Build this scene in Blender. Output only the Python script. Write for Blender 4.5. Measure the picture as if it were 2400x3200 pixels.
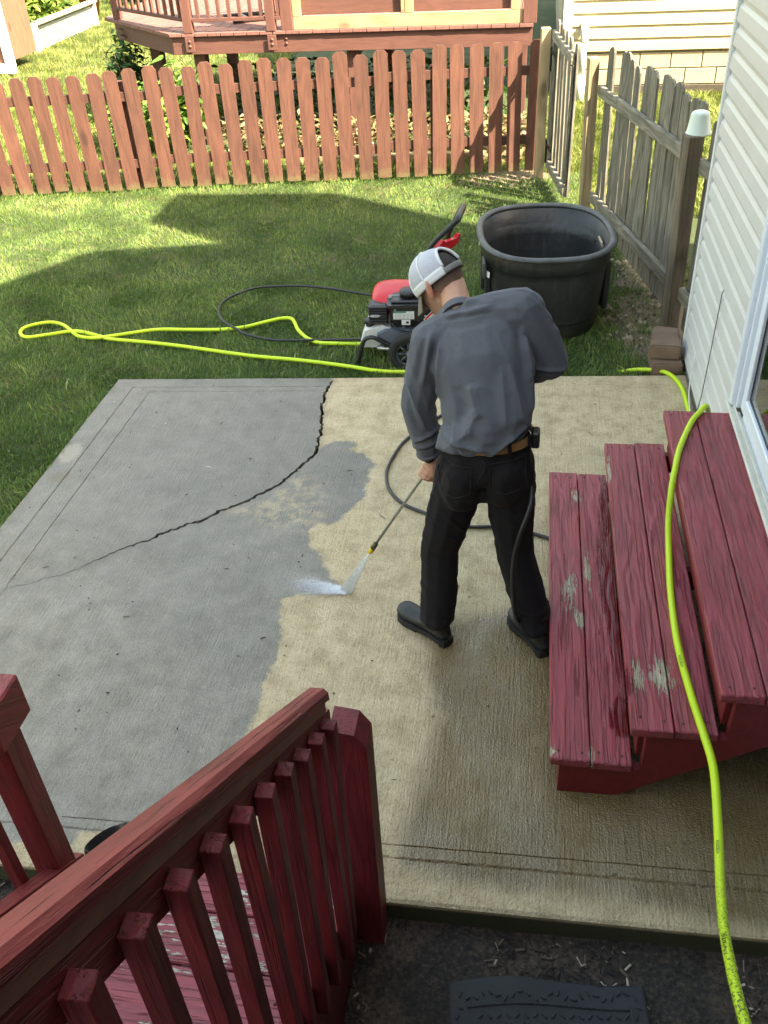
import bpy, bmesh, math, random
import numpy as np
from mathutils import Vector, Matrix, noise as mnoise
from mathutils.geometry import delaunay_2d_cdt
random.seed(7); rng = np.random.default_rng(7)
scene = bpy.context.scene
C = scene.collection
for o in list(bpy.data.objects): bpy.data.objects.remove(o)

# ------------------------------------------------------------------ camera
EYE = 2.85
YAW, PITCH, ROLL = math.radians(-10.2), math.radians(36.2), math.radians(3.36)
def cam_axes():
    f0 = np.array([math.sin(YAW), math.cos(YAW), 0]); r0 = np.array([math.cos(YAW), -math.sin(YAW), 0]); u = np.array([0, 0, 1.])
    fw = math.cos(PITCH)*f0 - math.sin(PITCH)*u; dn = -(math.sin(PITCH)*f0 + math.cos(PITCH)*u)
    return math.cos(ROLL)*r0 + math.sin(ROLL)*dn, -math.sin(ROLL)*r0 + math.cos(ROLL)*dn, fw
CR, CD, CF = cam_axes()
cam = bpy.data.cameras.new('camera'); camo = bpy.data.objects.new('camera', cam); C.objects.link(camo)
camo.matrix_world = Matrix([[CR[0], -CD[0], -CF[0], 0], [CR[1], -CD[1], -CF[1], 0], [CR[2], -CD[2], -CF[2], EYE], [0, 0, 0, 1]])
cam.sensor_fit = 'HORIZONTAL'; cam.sensor_width = 36; cam.lens = 36*2840/2400
cam.clip_start = 0.05; cam.clip_end = 500
scene.camera = camo

# ------------------------------------------------------------------ sky, sun, exposure
SUN_K, SUN_M = 0.62, 1.22            # light travels (-1, K, -M)
world = bpy.data.worlds.new('World'); scene.world = world; world.use_nodes = True
wn = world.node_tree; wn.nodes.clear()
sky = wn.nodes.new('ShaderNodeTexSky'); sky.sky_type = 'NISHITA'; sky.sun_disc = False
el = math.atan2(SUN_M, math.hypot(1, SUN_K))
sky.sun_elevation = el; sky.sun_rotation = math.atan2(1, -SUN_K); sky.air_density = 2.0; sky.dust_density = 3.0; sky.ozone_density = 0.5
bg = wn.nodes.new('ShaderNodeBackground'); bg.inputs['Strength'].default_value = 0.105
wo = wn.nodes.new('ShaderNodeOutputWorld'); wn.links.new(sky.outputs[0], bg.inputs[0]); wn.links.new(bg.outputs[0], wo.inputs[0])
sl = bpy.data.lights.new('sun', 'SUN'); sl.energy = 4.5; sl.angle = math.radians(0.5); sl.color = (1.0, 0.94, 0.84)
so = bpy.data.objects.new('sun', sl); C.objects.link(so)
so.rotation_euler = Vector((-1, SUN_K, -SUN_M)).to_track_quat('-Z', 'Y').to_euler()
vs = scene.view_settings; vs.view_transform = 'Standard'; vs.look = 'None'; vs.gamma = 1; vs.use_curve_mapping = False
vs.exposure = 2.72; vs.use_white_balance = True; vs.white_balance_temperature = 7700
scene.cycles.max_bounces = 6; scene.cycles.diffuse_bounces = 4; scene.cycles.glossy_bounces = 3; scene.cycles.transmission_bounces = 6; scene.cycles.transparent_max_bounces = 12
scene.cycles.use_adaptive_sampling = True; scene.cycles.adaptive_threshold = 0.02; scene.cycles.use_denoising = True; scene.cycles.caustics_reflective = False; scene.cycles.caustics_refractive = False

# ------------------------------------------------------------------ material builder
class G:
    def __init__(s, name):
        s.m = bpy.data.materials.new(name); s.m.use_nodes = True; s.t = s.m.node_tree; s.t.nodes.clear()
        s.out = s.n('ShaderNodeOutputMaterial'); s.b = s.n('ShaderNodeBsdfPrincipled'); s.l(s.b.outputs[0], s.out.inputs[0]); s._c = None
    def n(s, t): return s.t.nodes.new(t)
    def l(s, a, b): s.t.links.new(a, b)
    def set(s, sock, v):
        if isinstance(v, bpy.types.NodeSocket): s.l(v, sock)
        elif isinstance(v, (tuple, list)): sock.default_value = tuple(v) + ((1,) if len(v) == 3 and len(sock.default_value) == 4 else ())
        else: sock.default_value = v
    def obj(s):
        if s._c is None: s._c = s.n('ShaderNodeTexCoord').outputs['Object']
        return s._c
    def rand(s): return s.n('ShaderNodeObjectInfo').outputs['Random']
    def shifted(s, amt=37.0):      # object coords moved by a random amount per object
        v = s.n('ShaderNodeVectorMath'); v.operation = 'ADD'; s.l(s.obj(), v.inputs[0])
        c = s.n('ShaderNodeCombineXYZ'); r = s.math('MULTIPLY', s.rand(), amt)
        for i in range(3): s.l(r, c.inputs[i])
        s.l(c.outputs[0], v.inputs[1]); return v.outputs[0]
    def vscale(s, v, sc):
        x = s.n('ShaderNodeVectorMath'); x.operation = 'MULTIPLY'; s.l(v, x.inputs[0]); x.inputs[1].default_value = sc; return x.outputs[0]
    def noise(s, v, scale, detail=4, rough=0.55, dist=0.0):
        x = s.n('ShaderNodeTexNoise'); s.l(v, x.inputs['Vector']); x.inputs['Scale'].default_value = scale; x.inputs['Detail'].default_value = detail
        x.inputs['Roughness'].default_value = rough; x.inputs['Distortion'].default_value = dist; return x.outputs['Fac']
    def vor(s, v, scale, feat='F1', out='Distance'):
        x = s.n('ShaderNodeTexVoronoi'); x.feature = feat; s.l(v, x.inputs['Vector']); x.inputs['Scale'].default_value = scale; return x.outputs[out]
    def wave(s, v, scale, dist=2, detail=3, dscale=1.0, axis='X'):
        x = s.n('ShaderNodeTexWave'); x.bands_direction = axis; s.l(v, x.inputs['Vector']); x.inputs['Scale'].default_value = scale
        x.inputs['Distortion'].default_value = dist; x.inputs['Detail'].default_value = detail; x.inputs['Detail Scale'].default_value = dscale; return x.outputs['Fac']
    def math(s, op, a, b=0.0, c=0.0, clamp=False):
        x = s.n('ShaderNodeMath'); x.operation = op; x.use_clamp = clamp
        for i, v in enumerate((a, b, c)): s.set(x.inputs[i], v)
        return x.outputs[0]
    def step(s, v, lo, hi):
        x = s.n('ShaderNodeMapRange'); x.interpolation_type = 'SMOOTHSTEP'; s.set(x.inputs[0], v); x.inputs[1].default_value = lo; x.inputs[2].default_value = hi
        return x.outputs[0]
    def ramp(s, f, stops):
        x = s.n('ShaderNodeValToRGB'); s.l(f, x.inputs[0]); e = x.color_ramp.elements
        while len(e) < len(stops): e.new(0.5)
        for i, (p, c) in enumerate(stops): e[i].position = p; e[i].color = tuple(c) + (1,)
        return x.outputs[0]
    def mix(s, f, a, b, mode='MIX'):
        x = s.n('ShaderNodeMix'); x.data_type = 'RGBA'; x.blend_type = mode; s.set(x.inputs[0], f); s.set(x.inputs[6], a); s.set(x.inputs[7], b); return x.outputs[2]
    def attr(s, name):
        x = s.n('ShaderNodeAttribute'); x.attribute_name = name; return x.outputs['Fac']
    def bump(s, h, strength=0.5, dist=0.01, prev=None):
        x = s.n('ShaderNodeBump'); s.l(h, x.inputs['Height']); x.inputs['Strength'].default_value = strength; x.inputs['Distance'].default_value = dist
        if prev is not None: s.l(prev, x.inputs['Normal'])
        return x.outputs[0]
    def sep(s, v):
        x = s.n('ShaderNodeSeparateXYZ'); s.l(v, x.inputs[0]); return x.outputs
    def dist(s, v, p, sc=(1, 1, 1)):
        a = s.n('ShaderNodeVectorMath'); a.operation = 'SUBTRACT'; s.l(v, a.inputs[0]); a.inputs[1].default_value = p
        b = s.n('ShaderNodeVectorMath'); b.operation = 'MULTIPLY'; s.l(a.outputs[0], b.inputs[0]); b.inputs[1].default_value = sc
        c = s.n('ShaderNodeVectorMath'); c.operation = 'LENGTH'; s.l(b.outputs[0], c.inputs[0]); return c.outputs['Value']
    def fin(s, col=None, rough=None, nrm=None, metal=None, spec=None, **kw):
        if col is not None: s.set(s.b.inputs['Base Color'], col)
        if rough is not None: s.set(s.b.inputs['Roughness'], rough)
        if nrm is not None: s.l(nrm, s.b.inputs['Normal'])
        if metal is not None: s.set(s.b.inputs['Metallic'], metal)
        if spec is not None: s.set(s.b.inputs['Specular IOR Level'], spec)
        for k, v in kw.items(): s.set(s.b.inputs[k], v)
        return s.m
def mul(c, f): return tuple(x*f for x in c)

def wood(name, col, axis='Z', dark=0.55, light=1.25, scale=1.0, rough=0.75, bump=0.35, rnd=0.25, knots=True, extra=None, freq=26.0, lines=0.0, slope=None):
    """grain along one local axis, each board its own offset and tone"""
    g = G(name); v = g.shifted()
    if slope:
        rt = g.n('ShaderNodeVectorRotate'); rt.rotation_type = 'X_AXIS'; g.l(v, rt.inputs[0]); rt.inputs['Angle'].default_value = slope; v = rt.outputs[0]
    sc = {'X': (0.07, 1, 1), 'Y': (1, 0.07, 1), 'Z': (1, 1, 0.07)}[axis]
    vv = g.vscale(v, tuple(x*scale for x in sc))
    warp = g.noise(vv, 6, 2)
    ring = g.math('PINGPONG', g.math('MULTIPLY', g.noise(g.vscale(v, tuple((0.16 if q < 1 else 1.0)*scale for q in sc)), freq*0.28, 2, 0.45), 13.0), 1.0)
    ring = g.math('MULTIPLY', ring, g.math('ADD', 0.55, g.math('MULTIPLY', g.noise(vv, 60, 2), 0.9)))
    fine = g.noise(vv, 170, 3, 0.6); big = g.noise(v, 2.2, 3); mid = g.noise(vv, 28, 4, 0.6)
    f = g.math('ADD', g.math('MULTIPLY', ring, 0.45), g.math('MULTIPLY', mid, 0.55))
    c = g.ramp(f, [(0.15, mul(col, dark)), (0.5, col), (0.85, mul(col, light))])
    c = g.mix(g.math('MULTIPLY', g.step(fine, 0.5, 0.75), 0.35), c, mul(col, 0.45))
    tone = g.math('ADD', g.math('MULTIPLY', g.rand(), rnd*2), 1-rnd)
    tone = g.math('MULTIPLY', tone, g.math('ADD', g.math('MULTIPLY', big, 0.5), 0.75))
    x = g.n('ShaderNodeVectorMath'); x.operation = 'SCALE'; g.l(c, x.inputs[0]); g.l(tone, x.inputs['Scale']); c = x.outputs[0]
    if lines:
        fine2 = g.noise(g.vscale(v, tuple((0.025 if q < 1 else 1.0)*scale for q in sc)), 95, 3, 0.55, 0.25)
        ln_ = g.step(fine2, 0.55, 0.62); c = g.mix(g.math('MULTIPLY', ln_, lines), c, mul(col, 0.32))
    if knots:
        kd = g.vor(g.vscale(v, tuple(2.6*(0.45 if s < 1 else 1.0) for s in sc)), 1.0)
        c = g.mix(g.math('MULTIPLY', g.step(kd, 0.13, 0.05), 0.7), c, mul(col, 0.3))
    h = g.math('ADD', g.math('MULTIPLY', ring, 0.6), g.math('ADD', g.math('MULTIPLY', fine, 0.5), g.math('MULTIPLY', mid, 0.5)))
    if lines: h = g.math('SUBTRACT', h, g.math('MULTIPLY', ln_, 1.2))
    r = g.math('ADD', g.math('MULTIPLY', mid, 0.2), rough-0.1)
    if extra: c, r, h = extra(g, v, c, r, h, vv)
    return g.fin(c, r, g.bump(h, bump, 0.004))

def plain(name, col, rough=0.5, metal=0.0, var=0.12, scale=8.0, bump=0.08, bscale=60.0, spec=0.5, **kw):
    g = G(name); v = g.obj(); n = g.noise(v, scale, 5); f = g.noise(v, bscale, 4)
    c = g.ramp(n, [(0.25, mul(col, 1-var)), (0.75, mul(col, 1+var))])
    c = g.mix(g.math('MULTIPLY', g.step(f, 0.55, 0.8), 0.25), c, mul(col, 0.7))
    return g.fin(c, g.math('ADD', g.math('MULTIPLY', n, 0.15), rough-0.07), g.bump(f, bump, 0.003), metal, spec, **kw)

# ------------------------------------------------------------------ mesh builder
def tag(o, label=None, cat=None, group=None, kind=None):
    if label: o['label'] = label
    if cat: o['category'] = cat
    if group: o['group'] = group
    if kind: o['kind'] = kind
    return o
def empty(name, loc=(0, 0, 0), rz=0, label=None, cat=None, group=None):
    o = bpy.data.objects.new(name, None); C.objects.link(o); o.location = loc; o.rotation_euler = (0, 0, rz); o.empty_display_size = 0.1
    return tag(o, label, cat, group)
def link(name, me, mat, parent=None, loc=(0, 0, 0), rot=(0, 0, 0)):
    o = bpy.data.objects.new(name, me); C.objects.link(o); o.parent = parent; o.location = loc; o.rotation_euler = rot
    if mat is not None and not me.materials: me.materials.append(mat)
    return o
class MB:
    """collects shapes into one mesh"""
    def __init__(s): s.v = []; s.f = []; s.sm = []
    def add(s, vs, fs, smooth=False):
        b = len(s.v); s.v += [tuple(map(float, p)) for p in vs]; s.f += [tuple(i+b for i in f) for f in fs]; s.sm += [smooth]*len(fs); return s
    def box(s, x0, x1, y0, y1, z0, z1, bev=0.0, rot=None, org=None):
        if bev <= 0:
            v = [(x, y, z) for z in (z0, z1) for y in (y0, y1) for x in (x0, x1)]
            f = [(0, 2, 3, 1), (4, 5, 7, 6), (0, 1, 5, 4), (2, 6, 7, 3), (0, 4, 6, 2), (1, 3, 7, 5)]
        else:
            bm = bmesh.new(); bmesh.ops.create_cube(bm, size=1)
            for q in bm.verts: q.co = Vector(((x0+x1)/2+q.co.x*(x1-x0), (y0+y1)/2+q.co.y*(y1-y0), (z0+z1)/2+q.co.z*(z1-z0)))
            bmesh.ops.bevel(bm, geom=bm.edges[:], offset=min(bev, (x1-x0)*.45, (y1-y0)*.45, (z1-z0)*.45), segments=1, affect='EDGES')
            bm.verts.index_update(); v = [q.co.copy() for q in bm.verts]; f = [tuple(q.index for q in k.verts) for k in bm.faces]; bm.free()
        if rot is not None:
            og = Vector(org or ((x0+x1)/2, (y0+y1)/2, (z0+z1)/2)); v = [og + rot @ (Vector(p)-og) for p in v]
        return s.add(v, f)
    def prism(s, poly, a, b, axis='Z', smooth=False):
        """poly in the plane normal to axis, extruded a..b; axis Z: (x,y); X: (y,z); Y: (x,z)"""
        P = {'Z': lambda p, h: (p[0], p[1], h), 'X': lambda p, h: (h, p[0], p[1]), 'Y': lambda p, h: (p[0], h, p[1])}[axis]
        n = len(poly); v = [P(p, a) for p in poly] + [P(p, b) for p in poly]
        f = [tuple(range(n))[::-1], tuple(range(n, 2*n))] + [(i, (i+1) % n, n+(i+1) % n, n+i) for i in range(n)]
        ar = sum(poly[i][0]*poly[(i+1) % n][1]-poly[(i+1) % n][0]*poly[i][1] for i in range(n))
        if (ar < 0) ^ (axis == 'Y') ^ (b < a): f = [k[::-1] for k in f]
        return s.add(v, f, smooth)
    def tube(s, pts, r, n=8, cap=True, closed=False):
        pts = [Vector(p) for p in pts]; m = len(pts); rs = r if isinstance(r, (list, tuple)) else [r]*m
        up = None; V = []
        for i, p in enumerate(pts):
            a = pts[(i-1) % m] if closed or i else p; b = pts[(i+1) % m] if closed or i < m-1 else p
            t = (b-a).normalized()
            if up is None: up = t.orthogonal().normalized()
            up = (up - t*up.dot(t)).normalized(); sd = t.cross(up)
            V += [p + (up*math.cos(2*math.pi*k/n)+sd*math.sin(2*math.pi*k/n))*rs[i] for k in range(n)]
        F = []
        for i in range(m if closed else m-1):
            j = (i+1) % m
            F += [(i*n+k, i*n+(k+1) % n, j*n+(k+1) % n, j*n+k) for k in range(n)]
        s.add(V, F, True)
        if cap and not closed:
            b = len(s.v)-len(V); s.f += [tuple(b+k for k in range(n))[::-1], tuple(b+(m-1)*n+k for k in range(n))]; s.sm += [False, False]
        return s
    def lathe(s, prof, n=16, org=(0, 0, 0), M=None, smooth=True):
        V = []
        for r, z in prof:
            for k in range(n):
                p = Vector((r*math.cos(2*math.pi*k/n), r*math.sin(2*math.pi*k/n), z)); V.append(Vector(org) + (M @ p if M else p))
        F = [(i*n+k, i*n+(k+1) % n, (i+1)*n+(k+1) % n, (i+1)*n+k) for i in range(len(prof)-1) for k in range(n)]
        return s.add(V, F, smooth)
    def me(s, name='mesh'):
        m = bpy.data.meshes.new(name); m.from_pydata(s.v, [], s.f); m.polygons.foreach_set('use_smooth', s.sm); m.update(); return m
    def obj(s, name, mat, parent=None, loc=(0, 0, 0), rot=(0, 0, 0)): return link(name, s.me(name), mat, parent, loc, rot)
def tri_mesh(name, V, T, attrs=None, smooth=False):
    m = bpy.data.meshes.new(name); V = np.asarray(V, np.float32); T = np.asarray(T, np.int32)
    m.vertices.add(len(V)); m.vertices.foreach_set('co', V.ravel()); m.loops.add(T.size); m.loops.foreach_set('vertex_index', T.ravel())
    m.polygons.add(len(T)); m.polygons.foreach_set('loop_start', np.arange(0, T.size, 3, dtype=np.int32))
    m.polygons.foreach_set('use_smooth', np.full(len(T), smooth)); m.update(calc_edges=True)
    for k, a in (attrs or {}).items(): at = m.attributes.new(k, 'FLOAT', 'POINT'); at.data.foreach_set('value', np.asarray(a, np.float32))
    return m
def spline(pts, sub=6, closed=False):
    P = [Vector(p) for p in pts]; n = len(P); out = []
    for i in range(n if closed else n-1):
        p0, p1, p2, p3 = (P[(i-1) % n], P[i], P[(i+1) % n], P[(i+2) % n]) if closed else (P[max(i-1, 0)], P[i], P[i+1], P[min(i+2, n-1)])
        for k in range(sub):
            t = k/sub; out.append(0.5*((2*p1)+(p2-p0)*t+(2*p0-5*p1+4*p2-p3)*t*t+(3*p1-p0-3*p2+p3)*t**3))
    if not closed: out.append(P[-1])
    return out
def in_view(P, margin=0.2):
    """rough test whether ground points can be seen from about here (skip what nobody could see)"""
    D = P - np.array([0, 0, EYE]); z = D @ CF; x = (D @ CR)/z*2840/1200; y = (D @ CD)/z*2840/1600
    return (z > 0.1) & (np.abs(x) < 1+margin) & (np.abs(y) < 1+margin)
def sdist(P, poly):
    """signed distance of points to a polygon, positive inside"""
    poly = np.array(poly); Q = np.roll(poly, -1, 0); d = np.full(len(P), 1e9); ins = np.zeros(len(P), bool)
    for a, b in zip(poly, Q):
        ab = b-a; t = np.clip(((P-a) @ ab)/(ab @ ab), 0, 1); d = np.minimum(d, np.linalg.norm(P-(a+t[:, None]*ab), axis=1))
        c = ((a[1] > P[:, 1]) != (b[1] > P[:, 1])); x = (b[0]-a[0])*(P[:, 1]-a[1])/((b[1]-a[1]) or 1e-9)+a[0]; ins ^= c & (P[:, 0] < x)
    return np.where(ins, d, -d)
# ================================================================== the setting
# ---- patio slab: cracked concrete, half of it already washed
CRACK = [(-1.242, 5.31), (-1.248, 5.216), (-1.258, 5.117), (-1.255, 5.046), (-1.246, 4.922), (-1.225, 4.802), (-1.19, 4.645), (-1.184, 4.52), (-1.174, 4.4), (-1.18, 4.347), (-1.224, 4.249), (-1.27, 4.139), (-1.297, 4.076), (-1.304, 4.047), (-1.363, 3.977), (-1.417, 3.921), (-1.457, 3.866), (-1.523, 3.811), (-1.576, 3.783), (-1.597, 3.739), (-1.634, 3.686), (-1.715, 3.648), (-1.76, 3.602), (-1.83, 3.554), (-1.872, 3.489), (-1.958, 3.436), (-2.007, 3.394), (-2.061, 3.334), (-2.109, 3.295), (-2.15, 3.24), (-2.217, 3.187), (-2.28, 3.157), (-2.323, 3.113), (-2.39, 3.093), (-2.476, 3.036)]
CLEAN = [(-1.104, 4.512), (-0.956, 4.522), (-0.945, 4.477), (-0.968, 4.44), (-0.947, 4.402), (-0.889, 4.401), (-0.827, 4.32), (-0.803, 4.284), (-0.802, 4.247), (-0.834, 4.232), (-0.811, 4.089), (-0.828, 4.064), (-0.806, 3.973), (-0.846, 3.891), (-0.885, 3.811), (-0.92, 3.723), (-0.965, 3.687), (-1.009, 3.715), (-1.054, 3.649), (-1.014, 3.491), (-0.967, 3.476), (-0.95, 3.419), (-0.895, 3.33), (-0.867, 3.278), (-0.771, 3.172), (-0.93, 3.149), (-1.011, 3.142), (-1.07, 3.093), (-1.058, 3.019), (-1.009, 2.816), (-1.002, 2.727), (-1.022, 2.56), (-1.006, 2.434), (-1.023, 2.333), (-1.016, 2.239), (-1.008, 2.084), (-1.123, 1.886), (-1.383, 1.79), (-1.518, 1.788), (-1.514, 1.722), (-2.9, 1.70), (-2.9, 5.4), (-1.25, 5.4)] + CRACK[1:9]
MOTT = [(-1.576, 3.783), (-1.44, 3.86), (-1.30, 4.03), (-1.207, 4.205), (-1.071, 4.022), (-0.98, 3.8), (-1.0, 3.70), (-1.056, 3.628), (-1.304, 3.66)]
WET = [(-0.492, 3.006), (-0.379, 2.866), (-0.344, 2.612), (-0.348, 2.356), (-0.373, 2.052), (-0.412, 1.7), (1.1, 1.66), (1.1, 3.2), (0.2, 3.3), (-0.1, 3.15)]
PATIO = [(-2.745, 1.625), (1.05, 1.665), (1.05, 5.475), (-2.725, 5.215)]
def edge(a, b, step):
    n = max(1, int(math.hypot(b[0]-a[0], b[1]-a[1])/step)); return [(a[0]+(b[0]-a[0])*i/n, a[1]+(b[1]-a[1])*i/n) for i in range(n)]
def build_patio():
    P = []; E = []
    def chain(pts, close=False):
        b = len(P); P.extend(pts); n = len(pts); E.extend((b+i, b+(i+1) % n) for i in range(n if close else n-1)); return range(b, b+n)
    out = []
    for a, b in zip(PATIO, PATIO[1:]+PATIO[:1]): out += edge(a, b, 0.03)
    r2 = random.Random(3)
    def inset(d): 
        c = np.mean(PATIO, axis=0); return [(p[0]+math.copysign(d, c[0]-p[0]), p[1]+math.copysign(d, c[1]-p[1])) for p in PATIO]
    ring = []
    I = inset(0.012)
    for a, b in zip(I, I[1:]+I[:1]): ring += edge(a, b, 0.03)
    oid = chain([(x, y) for x, y in out], True); rid = chain(ring, True)
    # the crack: jagged sliver cut right through
    L = []; R_ = []; pts = []
    for i in range(len(CRACK)-1):
        a, b = Vector(CRACK[i]), Vector(CRACK[i+1]); n = max(2, int((b-a).length/0.016))
        for k in range(n): pts.append(a.lerp(b, k/n))
    pts = [p for p in pts if p.y < 5.285]
    for i, p in enumerate(pts):
        t = (pts[min(i+1, len(pts)-1)]-pts[max(i-1, 0)]).normalized(); nn = Vector((-t.y, t.x)); u = i/len(pts)
        w = (0.0095 if u < 0.70 else 0.0095*(1-(u-0.70)/0.20) if u < 0.87 else 0.0018)*r2.uniform(0.55, 1.35); w = max(w, 0.0011); j = r2.uniform(-1, 1)*0.0075
        L.append((p+nn*(w+j)).to_tuple()); R_.append((p+nn*(j-w)).to_tuple())
    crack = L + R_[::-1]; cid = set(chain(crack, True))
    grooves = set()
    for ln, w in ((((-2.569, 5.10), (1.03, 5.345)), 0.005), (((-2.60, 1.79), (1.03, 1.83)), 0.006), (((-2.575, 5.10), (-2.6, 1.8)), 0.005), (((-1.6, 1.845), (1.03, 1.888)), 0.003), (((-2.44, 5.02), (-2.47, 2.2)), 0.003), (((-2.44, 5.045), (-1.3, 5.125)), 0.003)):
        a, b = Vector(ln[0]), Vector(ln[1]); t = (b-a).normalized(); nn = Vector((-t.y, t.x))
        seg = [Vector(q) for q in edge(ln[0], ln[1], 0.04)]
        seg = [q for q in seg if min((q-p).length for p in pts) > 0.03]
        runs = []; 
        for q in seg:
            if runs and (q-runs[-1][-1]).length < 0.06: runs[-1].append(q)
            else: runs.append([q])
        for rr in runs:
            if len(rr) < 3: continue
            rr = [q+nn*r2.uniform(-.0015, .0015) for q in rr]
            chain([(q+nn*w).to_tuple() for q in rr]); grooves |= set(chain([q.to_tuple() for q in rr])); chain([(q-nn*w).to_tuple() for q in rr])
    gx, gy = np.meshgrid(np.arange(-2.72, 1.04, 0.026), np.arange(1.66, 5.46, 0.026)); gp = np.stack([gx.ravel(), gy.ravel()], 1) + rng.uniform(-.004, .004, (gx.size, 2))
    keep = sdist(gp, PATIO) > 0.022
    allp = np.array([p for p in P]); 
    gp = gp[keep]
    cell = set((round(p[0]/0.012), round(p[1]/0.012)) for p in allp)
    ok = [not any((round(p[0]/0.012)+i, round(p[1]/0.012)+j) in cell for i in (-1, 0, 1) for j in (-1, 0, 1)) for p in gp]
    gp = gp[np.array(ok)]
    P.extend(map(tuple, gp))
    vo, eo, fo, vm, _, _ = delaunay_2d_cdt([Vector(p) for p in P], E, [], 0, 1e-6)
    V = np.array([(p.x, p.y) for p in vo]); T = [f for f in fo if len(f) == 3]
    cen = np.array([(V[f[0]]+V[f[1]]+V[f[2]])/3 for f in T])
    inc = sdist(cen, crack) > 0; outp = sdist(cen, PATIO) < 0
    T = [f for f, a, b in zip(T, inc, outp) if not a and not b]
    z = np.zeros(len(V)); src = [set(s) for s in vm]; oidset = set(oid)
    for i, s in enumerate(src):
        if s & grooves: z[i] = -0.006
        if s & oidset: z[i] = -0.007
    z += np.array([mnoise.noise((x*1.3, y*1.3, 0))*0.0025 for x, y in V])
    co = [tuple(v) + (zz,) for v, zz in zip(V, z)]
    # walls of the slab edge and of the crack go down
    cnt = {}
    for f in T:
        for a, b in zip(f, f[1:]+f[:1]): cnt[(a, b)] = 1
    bd = [(a, b) for a, b in cnt if (b, a) not in cnt]
    low = {}
    for a, b in bd:
        for q in (a, b):
            if q not in low: low[q] = len(co); co.append((co[q][0], co[q][1], -0.14))
    F = [tuple(f) for f in T] + [(b, a, low[a], low[b]) for a, b in bd]
    me = bpy.data.meshes.new('patio'); me.from_pydata(co, [], F); me.update()
    n0 = len(V); xy = np.array([c[:2] for c in co])
    for k, poly in (('clean', CLEAN), ('mott', MOTT), ('wet', WET)):
        at = me.attributes.new(k, 'FLOAT', 'POINT'); at.data.foreach_set('value', sdist(xy, poly).astype(np.float32))
    dd = np.full(len(xy), 9.0)
    A = np.array([p.to_tuple() for p in pts])
    for i in range(0, len(A), 2): dd = np.minimum(dd, np.linalg.norm(xy-A[i], axis=1))
    at = me.attributes.new('crackd', 'FLOAT', 'POINT'); at.data.foreach_set('value', dd.astype(np.float32))
    return me
def concrete_mat():
    g = G('patio_concrete'); v = g.obj()
    n1 = g.noise(v, 1.3, 6); n2 = g.noise(v, 9, 6, 0.65); n3 = g.noise(v, 55, 5, 0.7); n4 = g.noise(v, 240, 3, 0.7); ag = g.vor(v, 150)
    broom = g.noise(g.vscale(v, (1, 0.05, 1)), 105, 3, 0.6)
    broom2 = g.noise(g.vscale(v, (1, 0.16, 1)), 60, 3, 0.6)
    tan = g.ramp(n2, [(0.28, (0.335, 0.25, 0.140)), (0.5, (0.49, 0.382, 0.228)), (0.72, (0.60, 0.48, 0.305))])
    tan = g.mix(g.math('MULTIPLY', g.step(n1, 0.50, 0.72), 0.4), tan, (0.33, 0.275, 0.175))
    grey = g.ramp(n2, [(0.25, (0.152, 0.137, 0.112)), (0.5, (0.232, 0.208, 0.172)), (0.75, (0.312, 0.28, 0.228))])
    grey = g.mix(g.math('MULTIPLY', g.step(g.noise(v, 3.2, 5, 0.7), 0.56, 0.74), 0.5), grey, (0.27, 0.245, 0.19))
    arc = g.math('SINE', g.math('ADD', g.math('MULTIPLY', g.dist(v, (-0.6, 1.9, 0), (1, 0.8, 0)), 26), g.math('MULTIPLY', n1, 14)))
    grey = g.mix(g.math('MULTIPLY', g.step(arc, -0.2, 1.0), 0.10), grey, (0.36, 0.35, 0.32))
    grey = g.mix(g.math('MULTIPLY', g.step(g.noise(v, 0.9, 5, 0.6), 0.46, 0.70), 0.30), grey, (0.11, 0.105, 0.095))
    grey = g.mix(g.math('MULTIPLY', g.step(g.noise(v, 24, 6, 0.75), 0.58, 0.66), g.math('MULTIPLY', g.step(g.noise(v, 1.1, 3), 0.42, 0.6), 0.65)), grey, (0.38, 0.33, 0.25))
    yy = g.sep(v)[1]; damp_sheen = g.step(g.math('ADD', yy, g.math('MULTIPLY', g.math('SUBTRACT', n1, 0.5), 2.2)), 2.55, 3.9)
    grey = g.mix(g.math('MULTIPLY', damp_sheen, 0.62), grey, g.ramp(n2, [(0.3, (0.088, 0.082, 0.072)), (0.7, (0.140, 0.129, 0.112))]))  # washed grey darkened towards far end: wetness plus a sheen gradient painted in
    # washed edge: ragged like a fan of spray
    e = g.math('ADD', g.attr('clean'), g.math('MULTIPLY', g.math('SUBTRACT', g.noise(v, 26, 5, 0.65), 0.5), 0.085))
    cl = g.step(e, -0.010, 0.016)
    mt = g.math('MULTIPLY', g.step(g.attr('mott'), -0.06, 0.08), g.step(g.noise(v, 16, 6, 0.7), 0.42, 0.60))
    cl = g.math('MULTIPLY', cl, g.math('SUBTRACT', 1.0, g.math('MULTIPLY', mt, 0.55)))
    c = g.mix(cl, tan, grey)
    w = g.step(g.math('ADD', g.attr('wet'), g.math('ADD', g.math('MULTIPLY', g.math('SUBTRACT', n1, 0.5), 0.30), g.math('MULTIPLY', g.math('SUBTRACT', n2, 0.5), 0.10))), -0.015, 0.11)
    c = g.mix(g.math('MULTIPLY', g.step(broom, 0.48, 0.60), g.math('ADD', 0.10, g.math('MULTIPLY', w, 0.32))), c, (0.10, 0.078, 0.04))
    # grime specks, aggregate, dark pits
    c = g.mix(g.math('MULTIPLY', g.step(n3, 0.50, 0.66), 0.40), c, (0.15, 0.12, 0.07))
    c = g.mix(g.math('MULTIPLY', g.step(n4, 0.55, 0.68), 0.35), c, (0.62, 0.55, 0.42))
    c = g.mix(g.math('MULTIPLY', g.step(g.vor(v, 5, 'F1'), 0.022, 0.012), 0.7), c, (0.035, 0.03, 0.025))
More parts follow.
